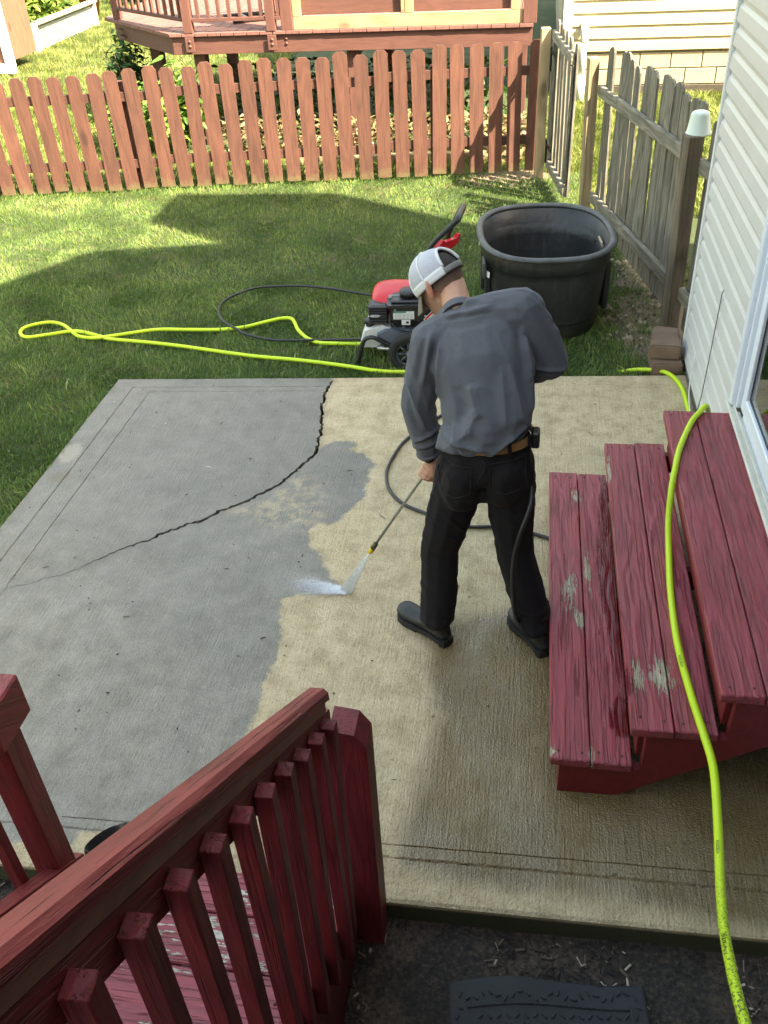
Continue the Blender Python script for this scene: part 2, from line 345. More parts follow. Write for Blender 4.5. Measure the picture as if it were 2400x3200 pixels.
    wetdark = g.math('MULTIPLY', w, g.math('ADD', 0.50, g.math('MULTIPLY', g.noise(v, 2.6, 4), 0.62)), clamp=True)
    c = g.mix(wetdark, c, (0.115, 0.072, 0.018))
    c = g.mix(g.math('MULTIPLY', g.step(g.noise(v, 4.5, 4), 0.56, 0.7), g.math('MULTIPLY', w, 0.45)), c, (0.15, 0.10, 0.035))
    x, y, z = g.sep(v)
    c = g.mix(g.step(z, -0.012, -0.03), c, (0.045, 0.045, 0.018))      # mossy slab edge
    c = g.mix(g.math('MULTIPLY', g.step(g.attr('crackd'), 0.05, 0.008), 0.35), c, (0.13, 0.12, 0.105))
    # broken repair on the outer edge
    pd = g.math('ADD', g.dist(v, (-2.66, 4.28, 0), (1, 0.55, 1)), g.math('MULTIPLY', n3, 0.08)); c = g.mix(g.math('MULTIPLY', g.step(pd, 0.11, 0.09), 0.6), c, (0.34, 0.30, 0.23))
    pd = g.math('ADD', g.dist(v, (-2.62, 4.02, 0), (0.8, 0.8, 1)), g.math('MULTIPLY', n3, 0.09)); c = g.mix(g.math('MULTIPLY', g.step(pd, 0.12, 0.06), 0.7), c, (0.11, 0.085, 0.05))
    wetc = g.math('MULTIPLY', cl, g.math('ADD', g.math('MULTIPLY', damp_sheen, 0.7), g.math('MULTIPLY', g.step(g.noise(v, 1.7, 4), 0.38, 0.62), 0.5)), clamp=True)
    r = g.math('SUBTRACT', 0.82, g.math('ADD', g.math('MULTIPLY', w, g.math('ADD', 0.48, g.math('MULTIPLY', g.step(n2, 0.4, 0.6), 0.22))), g.math('MULTIPLY', wetc, 0.42)), clamp=True)
    br = g.math('MULTIPLY', g.math('ADD', g.math('MULTIPLY', broom, 1.3), g.math('MULTIPLY', broom2, 0.5)), g.math('ADD', 0.45, g.math('MULTIPLY', n1, 0.6)))
    h = g.math('ADD', g.math('MULTIPLY', n3, 0.9), g.math('ADD', br, g.math('MULTIPLY', ag, -0.55)))
    h = g.math('MULTIPLY', h, g.math('SUBTRACT', 1.0, g.math('MULTIPLY', w, 0.1)))
    puddle = g.math('MULTIPLY', w, g.step(g.noise(g.vscale(v, (1, 0.5, 1)), 3.0, 4), 0.40, 0.56))
    puddle = g.math('MAXIMUM', puddle, g.math('MULTIPLY', wetc, 0.35))
    nb_ = g.bump(h, 0.7, 0.008)
    return g.fin(c, r, nb_, spec=0.5, **{'Coat Weight': g.math('MULTIPLY', puddle, 0.75), 'Coat Roughness': 0.12, 'Coat IOR': 1.45, 'Coat Normal': g.bump(h, 0.55, 0.006)})
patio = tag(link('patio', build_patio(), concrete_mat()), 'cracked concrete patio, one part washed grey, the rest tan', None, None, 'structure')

# ---- ground: soil under the lawn, dirt bed by the stairs
def soil_mat():
    g = G('soil'); v = g.obj(); n = g.noise(v, 5, 6); f = g.noise(v, 60, 6, 0.7); b = g.noise(v, 1.4, 4)
    c = g.ramp(f, [(0.35, (0.012, 0.010, 0.008)), (0.55, (0.05, 0.039, 0.031)), (0.75, (0.15, 0.115, 0.088))])
    c = g.mix(g.step(n, 0.48, 0.62), c, g.ramp(f, [(0.35, (0.03, 0.022, 0.017)), (0.7, (0.17, 0.12, 0.085))])); c = g.mix(g.math('MULTIPLY', g.step(b, 0.5, 0.66), 0.6), c, (0.02, 0.017, 0.015))
    return g.fin(c, 0.9, g.bump(g.math('ADD', f, g.math('MULTIPLY', n, 0.7)), 0.9, 0.02))
def turf_mat():
    g = G('turf_soil'); v = g.obj(); n = g.noise(v, 3, 6); f = g.noise(v, 90, 5, 0.7)
    c = g.ramp(f, [(0.3, (0.018, 0.03, 0.010)), (0.6, (0.045, 0.07, 0.018)), (0.85, (0.10, 0.11, 0.035))])
    c = g.mix(g.step(n, 0.52, 0.7), c, (0.09, 0.075, 0.035))
    x, y, z = g.sep(v)
    d = g.math('ADD', g.dist(v, (0.95, 6.6, 0), (1.9, 0.55, 0)), g.math('MULTIPLY', n, 0.5)); c = g.mix(g.step(d, 1.0, 0.7), c, g.ramp(f, [(0.3, (0.10, 0.075, 0.045)), (0.7, (0.26, 0.20, 0.13))]))
    d = g.math('ADD', g.dist(v, (-0.2, 9.95, 0), (1, 2.0, 0)), g.math('MULTIPLY', n, 0.4)); c = g.mix(g.step(d, 0.75, 0.5), c, g.ramp(f, [(0.3, (0.10, 0.075, 0.045)), (0.7, (0.28, 0.21, 0.14))]))
    return g.fin(c, 0.95, g.bump(f, 0.8, 0.02))
TURF, SOIL = turf_mat(), soil_mat()
m = MB(); xs = [-60, -2.76, 1.06, 60]; ys = [-30, 1.63, 5.2, 120]
ground = MB(); ground.add([(-80, -40, -0.05), (80, -40, -0.05), (80, 160, -0.05), (-80, 160, -0.05)], [(0, 1, 2, 3)])
def ground_z(x, y):
    n = mnoise.noise(Vector((x*0.7, y*0.7, 3.0)))*0.012
    return -0.035 + n
def build_lawn():
    n = 90; X = np.concatenate([[-80, -40, -20], np.linspace(-12, 4, n), [10, 30, 80]]); Y = np.concatenate([[-40, -10, 0, 1.0], np.linspace(1.63, 26, 120), [40, 80, 160]])
    V = []
    for y in Y:
        for x in X:
            z = ground_z(x, y)
            if -2.75 < x < 1.1 and 1.5 < y < 5.3: z = -0.13
            V.append((x, y, z))
            if y <= 1.63 and x > -3.4: V[-1] = (x, y, -0.13)
    w = len(X); F = [(j*w+i, j*w+i+1, (j+1)*w+i+1, (j+1)*w+i) for j in range(len(Y)-1) for i in range(w-1)]
    me = bpy.data.meshes.new('lawn'); me.from_pydata(V, [], F); me.polygons.foreach_set('use_smooth', [True]*len(F)); me.update(); return me
tag(link('lawn', build_lawn(), TURF), 'lawn ground behind and beside the patio', None, None, 'structure')
def build_bed():
    X = np.arange(-2.6, 1.9, 0.03); Y = np.arange(0.2, 1.70, 0.03); V = []
    for y in Y:
        for x in X:
            z = -0.105 + mnoise.noise(Vector((x*5, y*5, 0)))*0.012 + mnoise.noise(Vector((x*19, y*19, 2)))*0.010
            V.append((x, y, z))
    w = len(X); F = [(j*w+i, j*w+i+1, (j+1)*w+i+1, (j+1)*w+i) for j in range(len(Y)-1) for i in range(w-1)]
    me = bpy.data.meshes.new('dirt_bed'); me.from_pydata(V, [], F); me.polygons.foreach_set('use_smooth', [True]*len(F)); me.update(); return me
tag(link('dirt_bed', build_bed(), SOIL), 'bare dark soil bed along the near patio edge', None, None, 'structure')

# ---- grass blades
def grass_mat(name, a, b, c_):
    g = G(name); t = g.attr('tint'); v = g.obj(); n = g.noise(v, 0.9, 4)
    f = g.math('ADD', g.math('MULTIPLY', t, 0.75), g.math('MULTIPLY', g.math('SUBTRACT', n, 0.5), 0.7))
    c = g.ramp(f, [(0.05, a), (0.45, b), (0.92, c_)])
    m = g.fin(c, 0.55, None, spec=0.35)
    tr = g.n('ShaderNodeBsdfTranslucent'); g.l(c, tr.inputs[0]); mx = g.n('ShaderNodeMixShader'); mx.inputs[0].default_value = 0.35
    g.l(g.b.outputs[0], mx.inputs[1]); g.l(tr.outputs[0], mx.inputs[2]); g.l(mx.outputs[0], g.out.inputs[0]); return m
GRASS = grass_mat('grass_blade', (0.055, 0.110, 0.024), (0.130, 0.215, 0.050), (0.40, 0.41, 0.14))
GRASS2 = grass_mat('tall_grass_blade', (0.075, 0.12, 0.02), (0.17, 0.21, 0.045), (0.36, 0.34, 0.13))
def blades(P, hgt, wid, lean=0.55):
    n = len(P); a = rng.uniform(0, 2*math.pi, n); h = hgt*rng.uniform(0.55, 1.25, n); w = wid*rng.uniform(0.7, 1.3, n)
    cl = np.array([mnoise.noise(Vector((p[0]*2.2, p[1]*2.2, 5))) for p in P]); a2 = a*0.35 + cl*6
    ln = lean*rng.uniform(0.2, 1.6, n)*h; sd = np.stack([np.cos(a), np.sin(a), np.zeros(n)], 1); dr = np.stack([np.cos(a2), np.sin(a2), np.zeros(n)], 1)
    up = np.array([0, 0, 1.]); b = P
    v0 = b-sd*w[:, None]/2; v1 = b+sd*w[:, None]/2; mid = b+up*(h*0.6)[:, None]+dr*(ln*0.35)[:, None]
    v2 = mid-sd*w[:, None]*0.42; v3 = mid+sd*w[:, None]*0.42; tip = b+up*(h*(1-0.25*np.minimum(ln/h, 1)))[:, None]+dr*ln[:, None]
    V = np.stack([v0, v1, v2, v3, tip], 1).reshape(-1, 3); i = np.arange(n)[:, None]*5
    T = np.stack([i+[0, 1, 3], i+[0, 3, 2], i+[2, 3, 4]], 1).reshape(-1, 3)
    tint = np.clip(rng.normal(0.5, 0.2, n)+cl*0.25 + (rng.uniform(0, 1, n) < 0.06)*0.6, 0, 1); return V, T, np.repeat(tint, 5)
def scatter(x0, x1, y0, y1, dens):
    n = int((x1-x0)*(y1-y0)*dens); P = np.stack([rng.uniform(x0, x1, n), rng.uniform(y0, y1, n), np.zeros(n)], 1); return P[in_view(P)]
FENCE_A, FENCE_B = np.array([-6.2, 9.17]), np.array([0.02, 10.02])
def fence_y(x): return 9.24+(x+5.6)*(0.87/5.5)
def build_grass():
    A = [scatter(-4.6, 1.06, 2.4, 7.0, 7500), scatter(-6.5, 1.3, 7.0, 10.2, 4200)]
    P = np.concatenate(A)
    sd_p = sdist(P[:, :2], PATIO); keep = sd_p < 0.006
    k2 = (P[:, 1] < fence_y(P[:, 0])+0.5); dirt = np.hypot((P[:, 0]-0.95)*1.9, (P[:, 1]-6.6)*0.55)+np.array([mnoise.noise(Vector((p[0]*4, p[1]*4, 0))) for p in P])*0.6 < 0.52
    dirt |= np.hypot((P[:, 0]+0.2), (P[:, 1]-9.95)*2.0) < 0.42
    P = P[keep & k2 & (~dirt | (rng.uniform(0, 1, len(P)) < 0.22))]
    P[:, 2] = [ground_z(p[0], p[1])-0.004 for p in P]
    near_edge = (sdist(P[:, :2], PATIO) > -0.05) | (np.abs(P[:, 1]-fence_y(P[:, 0])) < 0.12); pick = rng.uniform(0, 1, len(P)) < 0.012
    A = [blades(P, 0.042, 0.0048), blades(P[near_edge & (rng.uniform(0, 1, len(P)) < 0.5)], 0.07, 0.005, 0.7), blades(P[pick], 0.075, 0.010, 0.9)]
    off = 0; VV = []; TT = []; tt = []
    for V, T, t in A: VV.append(V); TT.append(T+off); tt.append(t); off += len(V)
    return tri_mesh('grass', np.concatenate(VV), np.concatenate(TT), {'tint': np.concatenate(tt)})
tag(link('grass', build_grass(), GRASS), 'short mown green grass of the back yard', None, None, 'stuff')
def build_far_grass():
    P = np.concatenate([scatter(-12, 0.3, 9.2, 13.5, 2200), scatter(-14, -3, 13.5, 28, 900), scatter(0.1, 5, 8.6, 13.6, 2600)])
    y = P[:, 1]; x = P[:, 0]
    keep = ((x < 0.1) & (y > fence_y(x)+0.1)) | (x >= 0.15) & ((y > 10.0) | (x > 0.55))
    keep &= ~((x > -4.2) & (x < 0.1) & (y > 10.9)) ; P = P[keep]
    P[:, 2] = [ground_z(p[0], p[1])-0.004 for p in P]
    V, T, t = blades(P, 0.085, 0.009, 0.6); return tri_mesh('far_grass', V, T, {'tint': t})
tag(link('grass', build_far_grass(), GRASS2), "longer sunlit grass of the neighbour's yard beyond the fences", None, None, 'stuff')
def build_mulch():
    """loose bark chips and straw on the dirt bed"""
    n = 9000; P = np.stack([rng.uniform(-2.4, 1.7, n), rng.uniform(0.5, 1.63, n), np.zeros(n)], 1); P = P[in_view(P, 0.2)]
    nz = np.array([mnoise.noise(Vector((p[0]*2.2, p[1]*2.2, 9))) for p in P]); P = P[nz > -0.18]; n = len(P)
    a = rng.uniform(0, math.pi*2, n); L = rng.uniform(0.008, 0.040, n)*0.5; W = rng.uniform(0.002, 0.008, n)*0.5; tl = rng.normal(0, 0.35, n)
    d = np.stack([np.cos(a)*np.cos(tl), np.sin(a)*np.cos(tl), np.sin(tl)], 1); s = np.stack([-np.sin(a), np.cos(a), rng.normal(0, .2, n)], 1)
    b = P.copy(); b[:, 2] = [-0.101+mnoise.noise(Vector((p[0]*5, p[1]*5, 0)))*0.012+mnoise.noise(Vector((p[0]*19, p[1]*19, 2)))*0.010 for p in P]; b[:, 2] += rng.uniform(0, 0.008, n)
    up = np.array([0, 0, 0.003]); q = [b-d*L[:, None]-s*W[:, None], b+d*L[:, None]-s*W[:, None], b+d*L[:, None]+s*W[:, None], b-d*L[:, None]+s*W[:, None], b+up]
    V = np.stack(q, 1).reshape(-1, 3); i = np.arange(n)[:, None]*5
    T = np.concatenate([i+[0, 1, 4], i+[1, 2, 4], i+[2, 3, 4], i+[3, 0, 4]], 0)
    t = np.clip(rng.beta(1.4, 2.4, n) + (rng.uniform(0, 1, n) < 0.05)*0.7, 0, 1)
    g = G('bark_chip'); c = g.ramp(g.attr('tint'), [(0.0, (0.008, 0.006, 0.006)), (0.35, (0.035, 0.026, 0.022)), (0.8, (0.16, 0.12, 0.085)), (1.0, (0.42, 0.36, 0.27))])
    tag(link('mulch', tri_mesh('mulch', V, T, {'tint': np.repeat(t, 5)}), g.fin(c, 0.85)), 'dark shredded bark mulch and straw bits on the soil', None, None, 'stuff')
build_mulch()
def build_debris():
    n = 240; P = np.stack([rng.uniform(-2.7, 1.0, n), rng.uniform(1.7, 5.2, n)], 1); P = P[sdist(P, PATIO) > 0.03]; n = len(P)
    a = rng.uniform(0, 6.28, n); L = rng.gamma(2, 0.0028, n); W = rng.uniform(0.0012, 0.004, n); d = np.stack([np.cos(a), np.sin(a)], 1); s = np.stack([-d[:, 1], d[:, 0]], 1)
    z = 0.0045; q = []
    for u, v in ((-1, -1), (1, -1), (1, 1), (-1, 1)): q.append(np.concatenate([P+d*(u*L)[:, None]+s*(v*W)[:, None], np.full((n, 1), z)], 1))
    q.append(np.concatenate([P, np.full((n, 1), z+0.004)], 1)); V = np.stack(q, 1).reshape(-1, 3); i = np.arange(n)[:, None]*5
    T = np.concatenate([i+[0, 1, 4], i+[1, 2, 4], i+[2, 3, 4], i+[3, 0, 4]], 0)
    g = G('grit'); c = g.ramp(g.attr('tint'), [(0.0, (0.02, 0.018, 0.015)), (0.6, (0.09, 0.07, 0.045)), (0.85, (0.25, 0.22, 0.15)), (1.0, (0.6, 0.58, 0.52))])
    tag(link('grit', tri_mesh('grit', V, T, {'tint': np.repeat(rng.uniform(0, 1, n)**1.6, 5)}), g.fin(c, 0.8)), 'tiny leaf scraps and grit scattered over the patio', None, None, 'stuff')
build_debris()
def build_litter():
    n = 700; P = np.stack([rng.uniform(0.55, 1.03, n), rng.uniform(5.8, 8.2, n)], 1); P2 = np.stack([rng.uniform(-0.75, 0.1, 260), rng.uniform(9.55, 10.0, 260)], 1); P = np.concatenate([P, P2]); n = len(P)
    a = rng.uniform(0, 6.28, n); L = rng.gamma(2.2, 0.005, n); W = L*rng.uniform(0.3, 0.9, n); d = np.stack([np.cos(a), np.sin(a)], 1); s = np.stack([-d[:, 1], d[:, 0]], 1)
    z = np.array([ground_z(p[0], p[1]) for p in P])+0.004; q = []
    for u, v in ((-1, -1), (1, -1), (1, 1), (-1, 1)): q.append(np.concatenate([P+d*(u*L)[:, None]+s*(v*W)[:, None], (z-0.004)[:, None]], 1))
    q.append(np.concatenate([P, (z+L*0.8)[:, None]], 1)); V = np.stack(q, 1).reshape(-1, 3); i = np.arange(n)[:, None]*5
    T = np.concatenate([i+[0, 1, 4], i+[1, 2, 4], i+[2, 3, 4], i+[3, 0, 4]], 0)
    g = G('litter'); c = g.ramp(g.attr('tint'), [(0.0, (0.05, 0.035, 0.02)), (0.5, (0.17, 0.12, 0.075)), (1.0, (0.42, 0.34, 0.24))])
    tag(link('leaf_litter', tri_mesh('leaf_litter', V, T, {'tint': np.repeat(rng.uniform(0, 1, n), 5)}), g.fin(c, 0.85)), 'dry leaf litter and pebbles on the bare ground along the grey fence', None, None, 'stuff')
build_litter()
# ================================================================== wood
MAROON = (0.225, 0.024, 0.030); FENCE_RED = (0.100, 0.039, 0.024); GREYWOOD = (0.19, 0.172, 0.13); RAW = (0.50, 0.36, 0.18)
def peel(g, v, c, r, h, vv):
    """tread paint: sun-faded pink film, flaked to bare wood, a wet strip at the back of the lowest tread"""
    o = g.obj(); n = g.noise(o, 3, 4); fl = g.noise(g.vscale(o, (1, 0.13, 1)), 80, 5, 0.7)
    c = g.mix(g.math('ADD', 0.10, g.math('MULTIPLY', n, 0.4)), c, (0.40, 0.090, 0.115))
    mask = None
    for p, s, rad in PEELS:
        d = g.math('ADD', g.dist(o, p, s), g.math('MULTIPLY', g.math('SUBTRACT', fl, 0.5), 2.6)); k = g.step(d, rad, rad-0.05)
        mask = k if mask is None else g.math('MAXIMUM', mask, k)
    chip = g.step(g.noise(o, 46, 5, 0.7), 0.735, 0.76); mask = g.math('MAXIMUM', mask, chip)
    bare = g.ramp(fl, [(0.3, (0.16, 0.125, 0.08)), (0.55, (0.46, 0.39, 0.28)), (0.75, (0.66, 0.60, 0.48))])
    c = g.mix(mask, c, bare); h = g.math('SUBTRACT', h, g.math('MULTIPLY', mask, 0.5))
    x, y, z = g.sep(o)
    wd = g.math('ADD', g.math('MULTIPLY', g.math('ABSOLUTE', g.math('SUBTRACT', x, 0.266)), 7), g.math('ADD', g.math('MULTIPLY', g.math('ABSOLUTE', g.math('SUBTRACT', y, 1.06)), 0.55), g.math('MULTIPLY', fl, 0.55)))
    w = g.math('MULTIPLY', g.step(wd, 0.74, 0.66), g.step(z, 0.26, 0.22))
    pd = g.math('ADD', g.dist(o, (0.262, 0.215, 0.194), (11, 4.5, 2)), g.math('MULTIPLY', fl, 0.7)); w = g.math('MAXIMUM', w, g.step(pd, 0.85, 0.78))
    c = g.mix(w, c, (0.13, 0.004, 0.006)); r = g.mix(w, r, (0.14, 0.14, 0.14)); return c, r, h
PEELS = [((0.09, 0.92, 0.194), (11, 3.2, 1), 0.24), ((0.118, 0.74, 0.194), (16, 7, 1), 0.30), ((0.125, 1.62, 0.194), (20, 6, 1), 0.3), ((0.165, 1.05, 0.194), (22, 3, 1), 0.28),
         ((0.385, 0.25, 0.388), (11, 6, 1), 0.40), ((0.30, 0.24, 0.388), (18, 4.5, 1), 0.34), ((0.01, 0.03, 0.194), (30, 20, 1), 0.35), ((0.145, 0.03, 0.194), (40, 8, 1), 0.35), ((0.272, 1.58, 0.388), (40, 4, 1), 0.35)]
TREAD = wood('tread_paint', MAROON, 'Y', 0.6, 1.25, rough=0.5, bump=1.0, rnd=0.08, extra=peel, freq=34, knots=True, lines=0.42)
DARKRED = wood('dark_red_paint', (0.15, 0.010, 0.012), 'Y', 0.8, 1.12, rough=0.55, bump=0.25, rnd=0.05, knots=False)

# ---- wooden steps up to the patio door
SX, SY = 0.164, 2.145
steps = empty('wooden_steps', (SX, SY, 0), 0, 'maroon wooden steps with peeling paint below the sliding door', 'steps')
S_R, S_T = 0.194, 0.262
nail = MB().lathe([(0.0, 0.0025), (0.004, 0.002), (0.0048, 0.0)], 8).me('nail'); NAIL = plain('rusty_nail', (0.07, 0.02, 0.018), 0.5, 0.4)
for k in range(3):
    x0 = k*S_T; z = S_R*(k+1)
    for b in range(2):
        xa = x0 + b*0.1455; xb = xa + 0.141
        if k == 2 and b == 1: xb = 0.835
        bd = MB().box(xa, xb, -0.004*((k+b) % 2), 1.845 - 0.006*((k*2+b) % 3), z-0.038, z, 0.004).obj('tread_board', TREAD, steps)
        for yy in (0.045, 1.80):
            for xx in (xa+0.03, xb-0.03): link('nail', nail, NAIL, bd, (xx+random.uniform(-.004, .004), yy+random.uniform(-.01, .01), z))
    MB().box(x0+0.036, x0+0.055, 0.05, 1.80, max(0.01, z-S_R+0.002) if k == 0 else z-S_R-0.002, z-0.040, 0.002).obj('riser', DARKRED, steps)
prof = [(0.036, 0.0), (0.24, 0.0), (0.835, 0.42), (0.835, 3*S_R-0.040), (2*S_T+0.057, 3*S_R-0.040), (2*S_T+0.057, 2*S_R-0.040), (S_T+0.057, 2*S_R-0.040), (S_T+0.057, S_R-0.040), (0.036, S_R-0.040)]
for y0 in (0.012, 0.90, 1.795): MB().prism(prof, y0, y0+0.036, 'Y').obj('stringer', DARKRED, steps)

# ---- near stairs with railings
RAILM = wood('rail_paint', (0.25, 0.036, 0.037), 'Y', 0.7, 1.25, rough=0.55, bump=0.8, rnd=0.06, knots=False, freq=30, lines=0.35, slope=math.atan(0.773))
BALM = wood('baluster_paint', (0.165, 0.013, 0.017), 'Z', 0.7, 1.25, rough=0.55, bump=0.6, rnd=0.12, knots=False, freq=30, lines=0.4)
PEELS2 = PEELS
def peel2(g, v, c, r, h, vv):
    o = g.obj(); fl = g.noise(g.vscale(o, (0.25, 1, 1)), 45, 5, 0.7); n = g.noise(o, 4, 4)
    c = g.mix(g.math('ADD', 0.25, g.math('MULTIPLY', n, 0.4)), c, (0.38, 0.095, 0.12))
    k = g.step(g.math('ADD', g.math('MULTIPLY', fl, 0.8), g.math('MULTIPLY', g.noise(g.shifted(), 6, 3), 0.55)), 0.735, 0.765)
    return g.mix(k, c, (0.50, 0.46, 0.38)), r, g.math('SUBTRACT', h, g.math('MULTIPLY', k, 0.4))
TREAD2 = wood('stair_tread_paint', MAROON, 'X', 0.6, 1.25, rough=0.55, bump=1.0, rnd=0.10, extra=peel2, freq=34, lines=0.7)
stairs = empty('stairs', (-0.93, 1.6, -0.1), 0, 'near maroon wooden staircase between two railings, seen from its top', 'staircase')
def rel(p, root): return tuple(a-b for a, b in zip(p, root.location))
for k in range(6):
    z = 0.18+0.19*k; y1 = 1.590-0.262*k
    for b in range(2):
        ya = y1-0.141-b*0.147
        o = MB().box(-0.44, 0.44, 0, 0.141, -0.038, 0, 0.004).obj('tread_board', TREAD2, stairs, rel((-0.93, ya, z), stairs))
        for xx in (-0.40, 0.40): link('nail', nail, NAIL, o, (xx, 0.04, 0)); link('nail', nail, NAIL, o, (xx, 0.10, 0))
for xx in (-1.39, -0.49):
    q = [(1.56, -0.1), (1.60, 0.10), (0.23, 1.12), (0.23, 0.75), (1.30, -0.1)]
    MB().prism([(y-1.6, z+0.1) for y, z in q], xx+0.93, xx+0.93+0.036, 'X').obj('stringer', DARKRED, stairs)
SL = 0.773
def zb(y): return 1.160 + SL*(1.427-y)
def sloped(x0, x1, ya, yb, d0, d1, ch=0.0):
    """rail that follows the stair slope; d0..d1 above the baluster-top line"""
    n = 10; m = MB(); V = []; 
    sec = [(x0, d0), (x1, d0), (x1, d1-ch), (x1-ch, d1), (x0+ch*0.5, d1), (x0, d1-ch*0.5)] if ch else [(x0, d0), (x1, d0), (x1, d1), (x0, d1)]
    for i in range(n+1):
        y = ya+(yb-ya)*i/n
        for j, (x, d) in enumerate(sec):
            w = mnoise.noise(Vector((i*1.9, j*3.1, x0*9)))*0.003*(1 if ch else 0.2); V.append((x+w, y, zb(y)+d+w))
    s = len(sec); F = [tuple(range(s))[::-1], tuple(range(n*s, n*s+s))] + [(i*s+j, i*s+(j+1) % s, (i+1)*s+(j+1) % s, (i+1)*s+j) for i in range(n) for j in range(s)]
    F = [f[::-1] for f in F]
    return m.add(V, F)
def railing(name, loc, label, mirror=False):
    r = empty(name, loc, 0, label, 'railing', 'stair railings'); return r
rr = railing('stair_railing', (-0.42, 1.6, -0.1), 'slanting maroon stair railing in front, running to the lower left corner')
def sh(m, root):
    m.v = [tuple(a-b for a, b in zip(p, root.location)) for p in m.v]; return m
sh(sloped(-0.478, -0.428, 1.475, -0.55, 0.052, 0.090, 0.012), rr).obj('cap_rail', RAILM, rr)
sh(sloped(-0.480, -0.436, 1.462, -0.55, 0.012, 0.045), rr).obj('trim_strip', wood('strip_paint', (0.34, 0.15, 0.12), 'Y', 0.85, 1.15, rough=0.6, bump=0.2, rnd=0.03, knots=False), rr)
sh(sloped(-0.474, -0.438, 1.50, -0.55, -0.085, 0.008), rr).obj('side_rail', RAILM, rr)
sh(sloped(-0.474, -0.438, 1.50, -0.20, -0.93, -0.84), rr).obj('bottom_rail', RAILM, rr)
bal = {}
for i in range(13):
    y = 1.427-0.1113*i
    m = MB().box(-0.017, 0.017, -0.017, 0.017, -0.945+(0.02 if i == 0 else 0), 0, 0.0015); me = bal.setdefault(0, m.me('baluster')) if i % 3 else m.me('baluster')
    link('baluster', me, BALM, rr, rel((-0.4185, y-0.0185, zb(y)+random.uniform(-.006, .006)), rr), (random.uniform(-.012, .012), random.uniform(-.01, .01), random.uniform(-.06, .06)))
pp = [(-0.466, -0.11), (-0.366, -0.11), (-0.366, 0.895), (-0.397, 0.945), (-0.466, 0.955)]
sh(MB().prism(pp, 1.558, 1.648, 'Y'), rr).obj('newel_post', BALM, rr)
rl = railing('stair_railing', (-1.42, 1.6, -0.1), 'maroon stair railing with a post at the left edge of the photo')
sh(MB().box(-1.497, -1.407, 1.505, 1.595, -0.11, 0.86, 0.004), rl).obj('newel_post', BALM, rl)
OFFL = 0.93-1.160-SL*(1.427-1.56)-0.05
def left_rail(x0, x1, ya, yb, d0, d1): return sh(sloped(x0, x1, ya, yb, d0, d1), rl)
sh(MB().box(-1.535, -1.385, 1.470, 1.640, 0.842, 0.995, 0.006), rl).obj('post_cap', RAILM, rl)
left_rail(-1.46, -1.422, 1.50, -0.5, -0.30+0.06, -0.30+0.15).obj('top_rail', RAILM, rl)
left_rail(-1.455, -1.402, 1.628, -0.2, -0.92, -0.875).obj('bottom_rail', RAILM, rl)
for i in range(11):
    y = 1.415-0.125*i
    link('baluster', bal[0], BALM, rl, rel((-1.478, y, zb(y)-0.02), rl), (0, 0, random.uniform(-.05, .05)))

# ---- near deck the stairs come down from, and an unseen block added behind it for shade
dk = empty('near_deck', (-0.2, -0.4, 1.2), 0, 'maroon deck platform at the head of the near stairs', 'deck')
for i in range(14): MB().box(-1.6, 1.0, 0, 0.14, -0.038, 0, 0.003).obj('deck_board', TREAD2, dk, (0, -1.6+i*0.146, 0))
for xx in (-1.6, 0.96): MB().box(xx, xx+0.04, -1.6, 0.45, -0.24, -0.04).obj('joist', DARKRED, dk)

# ================================================================== our house
VINYL = plain('grey_white_vinyl', (0.56, 0.56, 0.545), 0.45, 0, 0.05, 3.0, 0.06, 40)
TRIM = plain('white_trim', (0.72, 0.73, 0.73), 0.4, 0, 0.04)
WALLC = plain('dark_gap', (0.03, 0.03, 0.035), 0.8); FOUND = plain('foundation_concrete', (0.16, 0.15, 0.13), 0.9, 0, 0.25, 6, 0.5)
house = empty('house', (1.06, 5.68, 0), 0, 'pale grey vinyl-sided house wall with a white corner, at the right', 'house')
def H(m): return sh(m, house)
def lap(z0, ya, yb, xw=1.06, hgt=0.115):
    p = [(xw+0.016, z0-0.004), (xw-0.018, z0-0.004), (xw-0.019, z0+0.004), (xw-0.013, z0+0.062), (xw-0.001, z0+0.082), (xw+0.001, z0+hgt-0.006), (xw+0.016, z0+hgt-0.006)]
    return MB().prism(p, ya, yb, 'Y')
z = 0.06
while z < 3.1:
    ya = 1.2 if z < 0.46 else 4.075 if z < 2.62 else 1.2
    H(lap(z, ya, 5.655)).obj('siding_course', VINYL, house); z += 0.115
H(MB().box(1.05, 9, -6, 5.66, -0.12, 0.055)).obj('foundation', FOUND, house)
core = MB()
core.box(1.077, 9, 4.03, 5.66, 0.056, 3.2).box(1.077, 9, -6, 1.9, 0.056, 3.2).box(1.077, 9, 1.9, 4.03, 0.056, 0.55).box(1.077, 9, 1.9, 4.03, 2.65, 3.2).box(5, 9, 1.9, 4.03, 0.55, 2.65)
H(core).obj('wall', WALLC, house)
H(MB().box(1.034, 1.066, 5.662, 5.70, 0.04, 3.2, 0.004).box(1.0665, 1.12, 5.668, 5.699, 0.04, 3.2)).obj('corner_trim', TRIM, house)
ROOF = plain('grey_shingle', (0.10, 0.095, 0.09), 0.9, 0, 0.3, 20, 0.4)
H(MB().prism([(-8, 3.21), (5.70, 3.21), (6.06, 3.74), (4.71, 5.80), (3.59, 6.43), (1.6, 7.2), (-8, 7.2)], 0.82, 9.2, 'X')).obj('roof', ROOF, house)  # unseen roof, profile shaped to cast the shadow edge on the lawn
H(MB().box(2.29, 4.04, 4.74, 5.62, 3.3, 7.30)).obj('shadow_chimney', VINYL, house)  # unseen block, sized and placed to cast the bump in the lawn shadow
